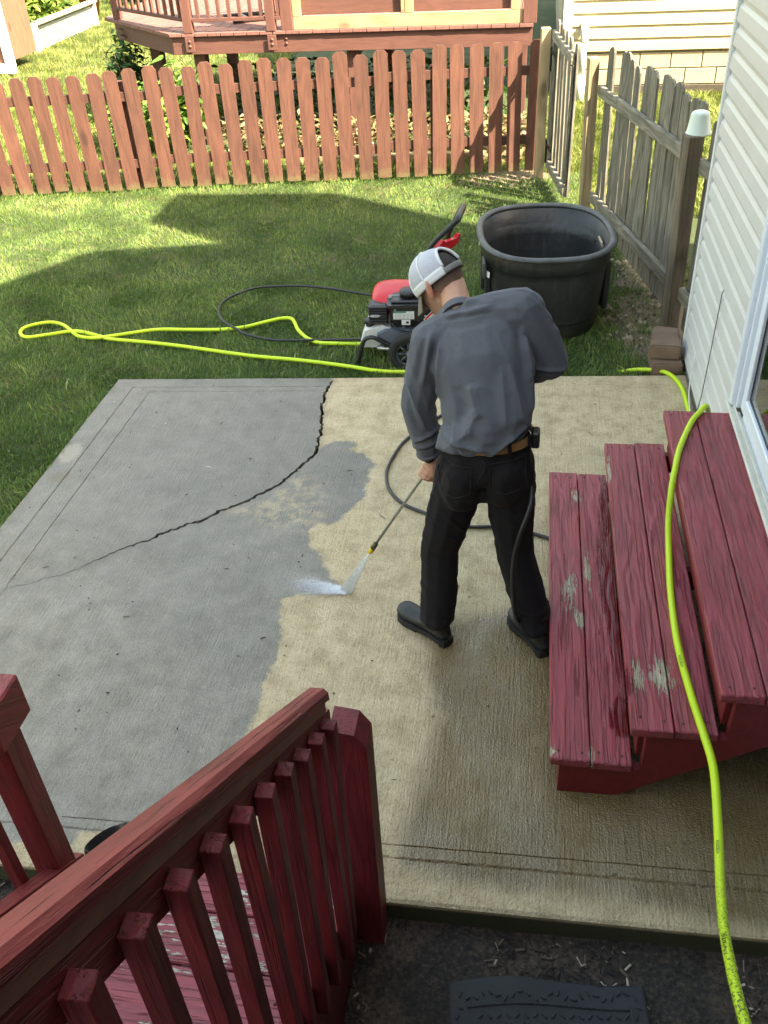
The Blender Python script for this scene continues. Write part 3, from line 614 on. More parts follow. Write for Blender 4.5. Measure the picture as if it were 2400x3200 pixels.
# sliding door
door = empty('sliding_door', (1.0, 4.02, 0.585), 0, 'white framed sliding glass door above the maroon steps', 'door')
def D(m): return sh(m, door)
DW = plain('door_vinyl', (0.74, 0.79, 0.86), 0.32, 0, 0.03)
jm = MB().box(1.000, 1.10, 4.018, 4.070, 0.60, 2.62, 0.004).box(1.022, 1.10, 3.992, 4.0175, 0.60, 2.62, 0.003).box(1.046, 1.10, 3.975, 3.9915, 0.60, 2.62, 0.003)
D(jm).obj('jamb', DW, door)
D(MB().box(0.998, 1.15, 1.93, 4.07, 2.622, 2.68, 0.004)).obj('head', DW, door)
tr = plain('door_track', (0.62, 0.60, 0.52), 0.5, 0.1, 0.12, 20)
tk = MB().box(0.985, 1.0, 1.93, 4.07, 0.586, 0.600, 0.003).box(1.0005, 1.012, 1.93, 4.07, 0.586, 0.593).box(1.0125, 1.019, 1.93, 4.07, 0.586, 0.606).box(1.0195, 1.036, 1.93, 3.97, 0.586, 0.594)
D(tk).obj('track', tr, door)
sash = MB().box(1.037, 1.075, 3.905, 3.9745, 0.61, 2.60, 0.004).box(1.037, 1.075, 1.99, 3.9045, 0.587, 0.690, 0.004).box(1.037, 1.075, 1.99, 3.9045, 2.53, 2.60, 0.004).box(1.037, 1.075, 2.92, 2.99, 0.6905, 2.5295, 0.004)
D(sash).obj('sash', DW, door)
D(MB().box(1.052, 1.060, 3.893, 3.9045, 0.695, 2.52).box(1.052, 1.060, 2.995, 3.8925, 0.6905, 0.704)).obj('gasket', plain('black_rubber', (0.015, 0.015, 0.016), 0.5), door)
gg = G('window_glass'); gg.fin((0.9, 0.95, 0.95), 0.0, None, **{'Transmission Weight': 1.0, 'IOR': 1.5})
D(MB().box(1.054, 1.059, 2.995, 3.8925, 0.7045, 2.529)).obj('pane', gg.m, door); D(MB().box(1.054, 1.059, 2.0, 2.919, 0.695, 2.529)).obj('pane', gg.m, door)
D(MB().box(1.12, 5.0, 1.95, 4.0, 0.552, 0.575)).obj('floor_inside', wood('indoor_floor', (0.14, 0.09, 0.055), 'X'), door)
# nail and thin wire down the siding
w = MB().tube([(1.043, 4.794, 0.860), (1.036, 4.795, 0.845), (1.035, 4.80, 0.70), (1.034, 4.815, 0.42), (1.032, 4.83, 0.20), (1.02, 4.85, 0.02)], 0.0028, 6)
tag(w.obj('cable', plain('grey_cable', (0.12, 0.12, 0.12), 0.6)), 'thin grey cable running down the vinyl siding to the steps', 'cable')
w = MB().tube(spline([(1.036, 5.20, 0.30), (1.02, 5.16, 0.16), (1.012, 5.08, 0.06), (1.01, 4.9, 0.012)], 5), 0.0035, 6)
tag(w.obj('cable', plain('white_cable', (0.7, 0.7, 0.68), 0.5)), 'white cable hanging at the foot of the siding beside the green hose', 'cable')
sky_blocker = empty('house', (-3, -3.4, 0), 0, 'unseen block added behind the near deck to shade camera-facing surfaces', 'house')
sh(MB().box(-5, 1.0, -9, -3.4, -0.12, 4.6), sky_blocker).obj('wall', VINYL, sky_blocker)  # added occluder, cuts sky light from behind the camera
sh(MB().box(-5.3, 0.8, -9.2, -3.0, 4.601, 4.8), sky_blocker).obj('roof', ROOF, sky_blocker)

# ================================================================== red picket fence
def moss(g, v, c, r, h, vv):
    o = g.obj(); x, y, z = g.sep(o); n = g.noise(v, 14, 5, 0.7)
    k = g.step(g.math('ADD', z, g.math('MULTIPLY', g.math('SUBTRACT', n, 0.5), 0.30)), 0.10, 0.0)
    c = g.mix(g.math('MULTIPLY', k, 0.6), c, (0.12, 0.10, 0.04)); return c, r, h
PICK = wood('fence_paint', FENCE_RED, 'Z', 0.7, 1.2, rough=0.8, bump=0.4, rnd=0.14, extra=moss, freq=20, lines=0.3)
FRAIL = wood('fence_rail_paint', mul(FENCE_RED, 0.8), 'X', 0.8, 1.15, rough=0.8, bump=0.3, rnd=0.1, knots=False)
fd = FENCE_B-FENCE_A; fl_ = float(np.linalg.norm(fd)); fa = math.atan2(fd[1], fd[0])
fence = empty('picket_fence', (FENCE_A[0], FENCE_A[1], -0.03), fa, 'reddish brown dog-eared picket fence across the back of the lawn', 'fence')
def picket_mesh(h, w=0.142, t=0.018, ear=0.034, seed=0):
    q = random.Random(seed); a = w/2
    return MB().prism([(-a, 0.0), (a, 0.0), (a+q.uniform(-.002, .002), h-ear*1.1), (a-ear, h), (-a+ear, h+q.uniform(-.003, .003)), (-a+q.uniform(-.002, .002), h-ear)], -t/2, t/2, 'Y')
n = int(fl_/0.1935)
for i in range(n+1):
    s = 0.06+i*0.1935; h = 1.12+0.13*(s/fl_)+random.uniform(-.012, .012)
    picket_mesh(h, seed=i).obj('picket', PICK, fence, (s, 0.0, 0.03+random.uniform(-.01, .015)), (random.uniform(-.012, .012), random.uniform(-.022, .012), random.uniform(-.04, .04)))
for zz in (0.24, 0.90): 
    for a, b in ((0, 2.35), (2.352, 4.75), (4.752, fl_)): MB().box(a, b, 0.011, 0.049, zz+0.02*a/fl_*4, zz+0.089+0.02*a/fl_*4, 0.003).obj('rail', FRAIL, fence)
for s in (0.45, 2.0, 3.86, 5.2): MB().box(s, s+0.089, 0.052, 0.141, 0, 1.08, 0.004).obj('post', PICK, fence)

# ================================================================== weathered grey gate and fence
GREYP = wood('weathered_wood', GREYWOOD, 'Z', 0.5, 1.35, rough=0.9, bump=0.7, rnd=0.22, freq=30, lines=0.5)
GREYR = wood('weathered_rail', mul(GREYWOOD, 1.1), 'X', 0.5, 1.4, rough=0.9, bump=0.7, rnd=0.12, freq=30)
NEWER = wood('treated_post', (0.34, 0.25, 0.14), 'Z', 0.55, 1.25, rough=0.85, bump=0.4, rnd=0.08, freq=18)
BROWNP = wood('brown_post', (0.15, 0.115, 0.08), 'Z', 0.45, 1.5, rough=0.85, bump=0.6, rnd=0.05, freq=16, lines=0.6)
IRON = plain('black_iron', (0.012, 0.012, 0.014), 0.5, 0.6)
def old_picket(h, w, t=0.017, seed=0):
    q = random.Random(seed+50); a = w/2; e = q.uniform(0.018, 0.03)
    pts = [(-a, 0), (a, 0), (a+q.uniform(-.004, .003), h*0.5), (a, h-e*1.5), (a-e, h-q.uniform(0, .012)), (q.uniform(-.01, .01), h+q.uniform(0, .012)), (-a+e*0.8, h-q.uniform(0, .008)), (-a, h-e*1.3), (-a+q.uniform(-.004, .003), h*0.5)]
    return MB().prism(pts, -t/2, t/2, 'Y')
tag(MB().box(-0.046, 0.046, -0.046, 0.046, -0.05, 1.39, 0.006).obj('gate_post', NEWER, None, (0.075, 9.90, -0.02), (0, 0, 0.1)), 'greenish treated square post at the hinge of the open gate', 'post')
ga, gb = np.array([0.155, 9.86]), np.array([0.315, 8.93]); gd = gb-ga; gL = float(np.hypot(*gd)); gang = math.atan2(gd[1], gd[0])
gate = empty('gate', (ga[0], ga[1], 0.0), gang, 'weathered grey picket gate standing open beside the red fence', 'gate')
# local +x runs to the free end, local +y points right (towards the neighbour side)
for i in range(6):
    w_ = 0.115; x = 0.07+i*(gL-0.1)/5
    old_picket(1.38+random.uniform(-.02, .02)-0.05*i/5, w_, seed=i).obj('picket', GREYP, gate, (x, 0.030, 0.06), (random.uniform(-.01, .01), random.uniform(-.01, .01), 0))
for zz, d in ((1.315, -0.06), (0.13, -0.03)):
    MB().box(0.0, gL, -0.018, 0.020, zz-0.045, zz+0.045, 0.004, Matrix.Rotation(-d/gL*-1*-1, 3, 'Y'), (0, 0, zz)).obj('rail', GREYR, gate)
MB().box(gL-0.09, gL-0.004, -0.017, 0.0195, 0.18, 1.20, 0.004).obj('stile', GREYP, gate)
MB().box(0.0, 0.085, -0.017, 0.0195, 0.18, 1.26, 0.004).obj('stile', GREYP, gate)
for zz in (1.16, 0.30): MB().box(0.004, 0.05, -0.030, -0.020, zz-0.16, zz+0.06).box(0.02, 0.30, -0.0295, -0.021, zz-0.0, zz+0.028).obj('hinge', IRON, gate)
pa, pb = np.array([0.52, 8.62]), np.array([1.02, 6.24]); pd = pb-pa; pL = float(np.hypot(*pd)); pang = math.atan2(pd[1], pd[0])
gf = empty('weathered_fence', (pa[0], pa[1], -0.03), pang, 'weathered grey picket fence between the gate opening and the house corner', 'fence')
MB().box(-0.045, 0.045, -0.045, 0.045, -0.05, 1.36, 0.006).obj('post', NEWER, gf, (0, -0.02, 0.0), (0.02, 0, 0))
MB().box(-0.05, 0.05, -0.05, 0.05, -0.05, 1.335, 0.006).obj('post', BROWNP, gf, (pL+0.02, -0.005, 0.0), (0.03, 0.02, 0.12))
xs_ = 0.13; i = 0
while xs_ < pL-0.06:
    w_ = random.uniform(0.135, 0.146) if i > 2 else 0.115
    old_picket(1.42+0.04*xs_/pL+random.uniform(-.025, .03), w_, seed=20+i).obj('picket', GREYP, gf, (xs_, 0.062, 0.03), (random.uniform(-.02, .02), random.uniform(-.02, .02), random.uniform(-.05, .05))); xs_ += (0.165 if i < 3 else random.uniform(0.148, 0.160)); i += 1
for i in range(3): old_picket(1.40, 0.13, seed=70+i).obj('picket', GREYP, gf, (pL+0.16+i*0.15, 0.062, 0.03), (0, random.uniform(-.02, .02), 0))
for zz, dz in ((1.10, 0.05), (0.20, 0.09)):
    MB().box(0.04, pL-0.03, 0.005, 0.046, zz-0.045, zz+0.045, 0.005, Matrix.Rotation(-dz/pL, 3, 'Y'), (0, 0, zz)).obj('rail', GREYR, gf)
    MB().box(pL+0.065, pL+0.60, 0.006, 0.046, zz+dz-0.045, zz+dz+0.045, 0.005).obj('rail', GREYR, gf)
# white tub upside down on the brown post
cup = MB().lathe([(0.0, 0.135), (0.035, 0.134), (0.050, 0.128), (0.057, 0.115), (0.074, 0.012), (0.079, 0.008), (0.080, 0.0), (0.074, 0.0), (0.070, 0.012), (0.053, 0.112), (0.0, 0.128)], 24)
cupo = cup.obj('plastic_tub', plain('cream_plastic', (0.60, 0.66, 0.58), 0.35, 0, 0.04, 6, 0.15, 90), None, (1.026, 6.225, 1.300), (0.05, -0.04, 0))
tag(cupo, 'pale mint plastic tub upside down on the brown post', 'tub')
lb = MB(); lb.add([(0.0725*math.cos(a)*(1-0.24*h), 0.0725*math.sin(a)*(1-0.24*h), 0.02+0.1*h*0.62) for h in (0.25, 0.85) for a in (3.25, 3.4, 3.55, 3.7)], [(0, 1, 5, 4), (1, 2, 6, 5), (2, 3, 7, 6)])
lb.obj('label', plain('blue_label', (0.16, 0.34, 0.55), 0.5, 0, 0.4, 90), cupo)
# two retaining-wall blocks by the corner
BRICK = plain('tan_block', (0.19, 0.125, 0.085), 0.95, 0, 0.25, 9, 0.9, 30)
def block(loc, rz, lab):
    bm = bmesh.new(); bmesh.ops.create_cube(bm, size=1)
    for q in bm.verts: q.co = Vector((q.co.x*0.20*(1.0 if q.co.y < 0 else 0.86), q.co.y*0.30, q.co.z*0.10))
    bmesh.ops.bevel(bm, geom=bm.edges[:], offset=0.012, segments=2, affect='EDGES')
    bmesh.ops.subdivide_edges(bm, edges=bm.edges[:], cuts=1)
    for q in bm.verts: q.co += Vector((mnoise.noise(q.co*19+Vector((rz, 0, 0))), mnoise.noise(q.co*17), mnoise.noise(q.co*21)))*0.005
    me = bpy.data.meshes.new('block'); bm.to_mesh(me); bm.free()
    tag(link('wall_block', me, BRICK, None, loc, (0, 0, rz)), lab, 'block', 'blocks at the house corner')
block((0.925, 5.64, 0.015), 0.05, 'lower brown concrete wall block on the grass by the house corner')
block((0.925, 5.69, 0.118), -0.10, 'upper brown concrete wall block stacked at the house corner')
# ================================================================== neighbour's deck
DECKR = wood('deck_stain', (0.108, 0.043, 0.031), 'X', 0.85, 1.12, rough=0.7, bump=0.2, rnd=0.06, knots=False)
DECKZ = wood('deck_post_stain', (0.108, 0.043, 0.031), 'Z', 0.85, 1.12, rough=0.7, bump=0.2, rnd=0.06, knots=False)
DECKB = wood('deck_board_stain', (0.17, 0.075, 0.06), 'Y', 0.8, 1.15, rough=0.75, bump=0.2, rnd=0.10, knots=False)
RAWZ = wood('new_lumber_post', mul(RAW, 0.75), 'Z', 0.75, 1.15, rough=0.7, bump=0.2, rnd=0.06, freq=14); RAWX = wood('new_lumber_plate', (0.34, 0.23, 0.13), 'X', 0.75, 1.15, rough=0.7, bump=0.2, rnd=0.04, freq=14)
deck = empty('raised_deck', (-2.2, 11.2, 0), 0, "neighbour's raised reddish brown deck with railing and new lumber framing", 'deck')
def K(m): return sh(m, deck)
X0, X1, YF, ZT = -4.17, -0.06, 11.2, 1.225
x = X0-0.02
i = 0
while x < X1-0.1:
    K(MB().box(x, x+0.146, YF-0.03-random.uniform(0, .006), 15.0, ZT-0.036, ZT, 0.003)).obj('deck_board', DECKB, deck); x += 0.1535; i += 1
x = X0-0.02-0.1535
while x > -5.6:
    ys0 = YF-0.03+(X0-0.02-x)*1.06
    K(MB().prism([(x, ys0), (x+0.146, ys0-0.155), (x+0.146, 15.0), (x, 15.0)], ZT-0.036, ZT, 'Z')).obj('deck_board', DECKB, deck); x -= 0.1535
K(MB().box(X0, X1, YF, YF+0.04, 1.0, ZT-0.038, 0.003)).obj('rim_joist', DECKR, deck)
sd_ = np.array([-0.69, 0.73]); L_ = 1.75
K(MB().prism([(X0-0.002, YF), (X0+0.03, YF+0.041), (X0+0.03-0.69*L_, YF+0.041+0.73*L_), (X0-0.002-0.69*L_, YF+0.73*L_)], 1.0, ZT-0.038, 'Z')).obj('rim_joist', DECKR, deck)
for xx in (-3.6, -2.9, -2.2, -1.5, -0.8): K(MB().box(xx, xx+0.04, YF+0.041, 14.9, 1.02, ZT-0.038)).obj('joist', DECKR, deck)
for xx, yy in ((-3.98, 11.30), (-2.15, 11.30), (-0.25, 11.30), (-4.9, 12.3), (-2.15, 14.0), (-4.5, 14.2), (-0.3, 14.0)): K(MB().box(xx, xx+0.14, yy, yy+0.14, -0.05, 1.0, 0.004)).obj('support_post', DECKZ, deck)
def rpost(x0, x1, y0, y1, z0, z1, m, nm='post'): return K(MB().box(x0, x1, y0, y1, z0, z1, 0.004)).obj(nm, m, deck)
bolt = MB().lathe([(0.0, 0.012), (0.013, 0.009), (0.018, 0.0)], 10, M=Matrix.Rotation(math.pi/2, 3, 'X')).me('bolt')
for a in (-4.005, -3.03):
    o = rpost(a, a+0.105, YF-0.045, YF-0.0315, 1.03, ZT-0.039, DECKZ, 'post_foot')
    o = rpost(a, a+0.105, YF-0.040, YF+0.05, ZT+0.0005, 2.25, DECKZ)
    for zz in (1.05, 1.10): link('bolt', bolt, DECKZ, o, (a+0.055+2.2, -0.046, zz+0.04))
for zz in (1.05, 1.10): link('bolt', bolt, DECKZ, deck, (-2.82+2.2, -0.003, zz+0.04))
rpost(-2.86, -2.725, YF-0.025, YF+0.11, ZT+0.0005, 3.2, DECKZ); rpost(-0.165, -0.02, YF-0.025, YF+0.11, ZT+0.0005, 3.2, DECKZ)
K(MB().box(-2.724, -0.166, YF+0.0, YF+0.038, ZT+0.001, ZT+0.135, 0.003)).obj('sole_plate', RAWX, deck)
for a, w_ in ((-2.722, 0.09), (-1.50, 0.038), (-1.455, 0.09), (-0.30, 0.10)): rpost(a, a+w_, YF-0.002, YF+0.085, ZT+0.1355 if w_ != 0.09 or a > -1.47 and a < -1.4 else ZT+0.1355, 3.0, RAWZ, 'stud')
for a, b in ((-2.63, -1.505), (-1.36, -0.305)):
    for zz in (ZT+0.138, ZT+0.30): K(MB().box(a, b, YF+0.060, YF+0.085, zz, zz+0.155, 0.003)).obj('panel_board', DECKR, deck)
# railings: front bay and the angled bay
def bay(p, q, n, first=True):
    p, q = np.array(p), np.array(q); d = q-p; L = float(np.hypot(*d)); a = math.atan2(d[1], d[0])
    for zz, hh in ((1.345, 0.038), (2.10, 0.038)):
        o = MB().box(0, L, -0.03, 0.03, 0, hh, 0.003).obj('bottom_rail' if zz < 1.5 else 'top_rail', DECKR, deck, (p[0]+2.2, p[1]-11.2, zz-0.01), (0, 0, a))
    for i in range(n):
        t = (i+0.6)/n*L; MB().box(-0.018, 0.018, -0.018, 0.018, 0, 0.80, 0.002).obj('baluster', DECKZ, deck, (p[0]+2.2+math.cos(a)*t, p[1]-11.2+math.sin(a)*t-0.0, 1.374), (0, 0, a))
bay((-3.895, 11.2), (-3.032, 11.2), 7); bay((-2.92, 11.2), (-2.862, 11.2), 1); bay((-5.28, 12.42), (-4.02, 11.26), 10)
K(MB().box(-5.36, -5.27, 12.42, 12.51, ZT+0.001, 2.25, 0.004)).obj('post', DECKZ, deck)
# tubular garden chair on the deck
ch = empty('garden_chair', (-3.35, 12.2, ZT), 0.5, 'black tubular metal garden chair on the raised deck', 'chair')
TUBE = plain('dark_tube', (0.02, 0.024, 0.026), 0.35, 0.3)
for s in (-0.27, 0.27):
    MB().tube(spline([(-0.42, s, 0.022), (-0.30, s, 0.02), (0.35, s, 0.02), (0.42, s, 0.06), (0.40, s, 0.3), (0.36, s, 0.62)], 4), 0.022, 8).obj('leg', TUBE, ch)
    MB().tube(spline([(0.36, s, 0.62), (0.1, s, 0.64), (-0.32, s, 0.60)], 4), 0.018, 8).obj('armrest', TUBE, ch)
MB().tube([(-0.20, -0.28, 0.022), (-0.20, 0.28, 0.022)], 0.018, 8).obj('crossbar', TUBE, ch)
MB().box(-0.26, 0.26, -0.26, 0.26, 0.42, 0.47, 0.02).obj('seat', plain('teal_sling', (0.04, 0.09, 0.09), 0.7), ch)
MB().box(-0.03, 0.0, -0.26, 0.26, 0, 0.6, 0.01).obj('backrest', ch.children[-1].data.materials[0], ch, (-0.26, 0, 0.45), (0, -0.25, 0))

# ================================================================== neighbour's house
CREAM = plain('cream_vinyl', (0.42, 0.37, 0.24), 0.5, 0, 0.03, 3)
nh = empty('neighbour_house', (0.32, 13.6, 0), 0, 'cream vinyl-sided house with a block foundation behind the gate', 'house')
def NH(m): return sh(m, nh)
z = 0.52; YW = 13.6
while z < 3.6:
    p = [(YW+0.02, z), (YW-0.022, z), (YW-0.020, z+0.09), (YW-0.002, z+0.118), (YW-0.002, z+0.146), (YW+0.02, z+0.146)]
    NH(MB().prism(p, 0.44, 8.0, 'X')).obj('siding_course', CREAM, nh); z += 0.15
NH(MB().box(0.33, 8.0, YW+0.021, 22, 0.50, 5.5)).obj('wall', CREAM, nh)
NH(MB().box(0.315, 0.435, YW-0.035, YW+0.02, 0.50, 5.5, 0.004)).obj('corner_trim', TRIM, nh)
CMU = plain('concrete_block', (0.33, 0.28, 0.185), 0.9, 0, 0.14, 8, 0.5, 50); MORT = plain('mortar', (0.30, 0.27, 0.21), 0.95)
NH(MB().box(0.34, 8.0, YW+0.04, 21.9, -0.2, 0.499)).obj('mortar_bed', MORT, nh)
blk = MB().box(0.006, 0.394, -0.02, 0.03, 0.006, 0.194, 0.006).me('concrete_block'); half = MB().box(0.006, 0.194, -0.02, 0.03, 0.006, 0.194, 0.006).me('concrete_block')
for r_ in range(-1, 3):
    xx = 0.35 - (0.2 if r_ % 2 else 0)
    while xx < 5.5:
        if xx < 0.35: link('concrete_block', half, CMU, nh, (0.35-0.32+0.0, YW+0.03-13.6, 0.09+r_*0.2)); xx += 0.4; continue
        link('concrete_block', blk, CMU, nh, (xx-0.32, YW+0.03-13.6, 0.09+r_*0.2)); xx += 0.4
NH(MB().box(0.36, 5.5, YW-0.03, YW+0.01, -0.2, 0.085)).obj('damp_course', plain('damp_block', (0.05, 0.042, 0.03), 0.95, 0, 0.4, 12), nh)
NH(MB().prism([(13.0, 5.3), (20, 9.5), (27, 5.3)], 0.0, 9.0, 'X')).obj('roof', ROOF, nh)
pipe = MB().tube([(0.585, 13.2, -0.05), (0.585, 13.2, 0.30)], 0.055, 14).tube([(0.585, 13.2, 0.301), (0.59, 13.2, 0.72)], 0.042, 14).tube(spline([(0.59, 13.2, 0.70), (0.592, 13.2, 0.78), (0.595, 13.26, 0.83), (0.60, 13.6, 0.84)], 4), 0.05, 14)
tag(pipe.obj('drain_pipe', plain('white_pvc', (0.78, 0.77, 0.72), 0.4)), "white plastic drain pipe by the neighbour's foundation", 'pipe')

# ================================================================== plants
def leaf_mat(name, a, b, c_):
    g = G(name); t = g.attr('tint'); c = g.ramp(t, [(0.0, a), (0.5, b), (1.0, c_)])
    g.fin(c, 0.5, None, spec=0.4); tr = g.n('ShaderNodeBsdfTranslucent'); g.l(c, tr.inputs[0]); mx = g.n('ShaderNodeMixShader'); mx.inputs[0].default_value = 0.35
    g.l(g.b.outputs[0], mx.inputs[1]); g.l(tr.outputs[0], mx.inputs[2]); g.l(mx.outputs[0], g.out.inputs[0]); return g.m
LEAF = leaf_mat('leaf_green', (0.035, 0.085, 0.015), (0.10, 0.20, 0.03), (0.30, 0.38, 0.08))
LEAFD = leaf_mat('leaf_dark', (0.012, 0.035, 0.010), (0.03, 0.08, 0.018), (0.08, 0.15, 0.03))
LEAFR = leaf_mat('leaf_copper', (0.07, 0.11, 0.025), (0.22, 0.15, 0.075), (0.38, 0.30, 0.15))
LEAFB = leaf_mat('leaf_bed', (0.045, 0.11, 0.02), (0.13, 0.24, 0.04), (0.30, 0.36, 0.07))
def leaves(P, size, droop=0.4):
    n = len(P); a = rng.uniform(0, 2*math.pi, n); s = size*rng.uniform(0.6, 1.3, n); tl = rng.normal(-0.25, droop, n)
    d = np.stack([np.cos(a)*np.cos(tl), np.sin(a)*np.cos(tl), np.sin(tl)], 1); rl_ = rng.normal(0, .4, n); sd = np.stack([-np.sin(a)*np.cos(rl_), np.cos(a)*np.cos(rl_), np.sin(rl_)], 1)
    up = np.cross(d, sd); f = lambda u, w, q: P+d*(u*s)[:, None]+sd*(w*s)[:, None]+up*(q*s)[:, None]
    V = np.stack([f(0, 0, 0), f(0.35, -0.27, .05), f(0.35, 0.27, .05), f(0.45, 0, -.03), f(0.8, -.17, 0), f(0.8, .17, 0), f(1.08, 0, -.1)], 1).reshape(-1, 3); i = np.arange(n)[:, None]*7
    T = np.concatenate([i+[0, 1, 3], i+[0, 3, 2], i+[1, 4, 3], i+[3, 5, 2], i+[3, 4, 6], i+[3, 6, 5]], 0); return V, T, np.repeat(np.clip(rng.normal(.5, .25, n), 0, 1), 7)
def cloud(c, r, n, bottom=0.0):
    u = rng.normal(size=(n, 3)); u /= np.linalg.norm(u, axis=1)[:, None]; k = rng.uniform(0, 1, n)**0.45
    w = np.array([0.75+0.5*mnoise.noise(Vector(q*2.2+c[0])) for q in u]); P = np.array(c)+u*(k*w)[:, None]*np.array(r); return P[P[:, 2] > bottom]
def shrub(name, base, r, h, n, size, mt, label, cat='shrub', kind=None, grp=None):
    root = empty(name, base, 0, label, cat, grp); P = cloud((0, 0, h*0.55), (r, r, h*0.55), n, 0.02); V, T, t = leaves(P, size)
    link('crown', tri_mesh('crown', V, T, {'tint': t}), mt, root)
    m = MB()
    for i in range(9):
        a = random.uniform(0, 6.28); k = random.uniform(0.3, 0.85); m.tube([(0.02*math.cos(a), 0.02*math.sin(a), -0.03), (r*k*0.5*math.cos(a), r*k*0.5*math.sin(a), h*0.45), (r*k*math.cos(a), r*k*math.sin(a), h*0.8)], [0.008, 0.006, 0.003], 5)
    m.obj('stem', plain('twig', (0.09, 0.07, 0.04), 0.9), root); return root
shrub('leafy_shrub', (-4.95, 11.3, -0.03), 0.50, 0.80, 900, 0.10, LEAF, 'light green broad-leaved shrub left of the deck corner')
shrub('leafy_shrub', (-4.15, 10.95, -0.03), 0.42, 1.0, 600, 0.14, LEAF, 'large-leaved green shrub below the deck corner, behind the red fence')
shrub('leafy_shrub', (-5.25, 12.3, -0.03), 0.35, 1.15, 600, 0.11, LEAFD, "dark shrub against the deck's angled side", 'shrub')
shrub('flowering_shrub', (-4.70, 10.75, -0.03), 0.34, 0.62, 420, 0.09, LEAF, 'low shrub with faded cream flower heads behind the red fence')
fm = MB()
for q in ((-4.72, 10.62, 0.55), (-4.60, 10.70, 0.60), (-4.82, 10.75, 0.56)):
    for k in range(46):
        a, b = random.uniform(0, 6.28), random.uniform(-0.4, 1.5); p = Vector(q)+Vector((math.cos(a)*math.cos(b), math.sin(a)*math.cos(b), math.sin(b)))*0.075; e = 0.02
        fm.add([p+Vector((-e, -e, 0)), p+Vector((e, -e, .01)), p+Vector((e, e, 0)), p+Vector((-e, e, .01))], [(0, 1, 2, 3)])
sh(fm, bpy.data.objects['flowering_shrub']).obj('flower_head', plain('faded_petal', (0.62, 0.50, 0.34), 0.8), bpy.data.objects['flowering_shrub'])
def mass(name, boxes, size, mt, label):
    P = np.concatenate([np.stack([rng.uniform(a, b, n), rng.uniform(c, d, n), e+(f-e)*rng.uniform(0, 1, n)**1.4], 1) for a, b, c, d, e, f, n in boxes]); V, T, t = leaves(P, size)
    return tag(link(name, tri_mesh(name, V, T, {'tint': t}), mt), label, None, None, 'stuff')
mass('ground_cover', [(-3.6, 0.0, 10.55, 11.0, 0.02, 0.42, 2600), (-0.6, 0.02, 10.3, 11.2, 0.0, 0.3, 300)], 0.085, LEAFR, 'copper and yellow leaved ground cover in front of the deck')
mass('under_deck_plants', [(-3.9, -0.3, 11.6, 12.6, 0.0, 0.75, 1700)], 0.11, LEAFD, 'dark leafy plants in the shade under the deck')
TIMB = wood('edging_timber', (0.28, 0.23, 0.12), 'X', 0.7, 1.2, rough=0.9, rnd=0.1)
tag(MB().box(0, 2.55, 0, 0.10, 0, 0.10, 0.01).obj('edging_timber', TIMB, None, (-2.6, 10.36, -0.03), (0, 0, 0.07)), 'pale timber edging the planting strip behind the red fence', 'timber')

# ================================================================== far left: raised bed, shed
CORR = plain('galvanised_sheet', (0.52, 0.54, 0.54), 0.4, 0.7, 0.1)
bed = empty('raised_bed', (-9.45, 18.4, 0), 0, 'raised garden bed of corrugated metal with timber rim, far left', 'garden bed')
def B(m): return sh(m, bed)
corners = [(-11.6, 17.0), (-9.45, 18.2), (-9.55, 21.2), (-12.5, 22.0)]
BT = wood('bed_timber', (0.42, 0.36, 0.25), 'X', 0.75, 1.15, rough=0.85)
for (ax, ay), (bx, by) in zip(corners[:2], corners[1:3]):
    d = Vector((bx-ax, by-ay)); L = d.length; a = math.atan2(d.y, d.x); nseg = 40
    pr = []; hgt = 0.46
    for i in range(nseg+1): pr.append((0.012*math.cos(i*math.pi*2/4), -0.05+hgt*i/nseg))
    poly = pr + [(-0.03+0*y, y) for _, y in pr[::-1]]
    MB().prism([(-q[0], q[1]) for q in poly], 0, L, 'X').obj('metal_panel', CORR, bed, (ax+9.45, ay-18.4, 0), (0, 0, a))
    MB().box(-0.05, L+0.05, -0.09, 0.09, 0.42, 0.465, 0.004).obj('rim_board', BT, bed, (ax+9.45, ay-18.4, 0), (0, 0, a))
for cx_, cy_ in corners[:3]: MB().box(-0.09, 0.09, -0.09, 0.09, -0.05, 0.418, 0.004).obj('corner_post', wood('bed_post', (0.44, 0.37, 0.27), 'Z', 0.75, 1.15), bed, (cx_+9.45-0.02, cy_-18.4-0.05, 0), (0, 0, 0.5))
B(MB().prism([(-11.5, 17.2), (-9.62, 18.28), (-9.72, 21.1), (-12.4, 21.8)], 0.0, 0.36, 'Z')).obj('soil', SOIL, bed)
mass('bed_plants', [(-11.3, -9.8, 18.5, 20.9, 0.4, 1.5, 3800), (-12.2, -10.6, 19.5, 21.8, 0.4, 1.9, 1500), (-10.9, -9.75, 18.1, 18.6, 0.38, 0.8, 420)], 0.17, LEAFB, 'tall leafy vegetable plants filling the raised bed')
mass('hedge', [(-10.4, -7.0, 24.2, 25.6, 0.0, 1.2, 1700)], 0.2, LEAFD, 'dark green hedge at the far end of the lawn')
pot = empty('flower_pot', (-10.25, 22.6, 0), 0, 'orange clay pot behind the raised bed', 'pot')
MB().lathe([(0.0, 0.0), (0.17, 0.0), (0.24, 0.38), (0.27, 0.38), (0.27, 0.45), (0.22, 0.45), (0.20, 0.38), (0.0, 0.36)], 18).obj('body', plain('terracotta', (0.45, 0.17, 0.06), 0.8), pot)
V, T, t = leaves(cloud((0, 0, 0.65), (0.3, 0.3, 0.3), 160, 0.4), 0.15); link('plant', tri_mesh('plant', V, T, {'tint': t}), LEAFR, pot)
ln = empty('garden_lantern', (-10.05, 18.55, 0.36), 0, 'small black lantern on a stake among the bed plants', 'lantern')
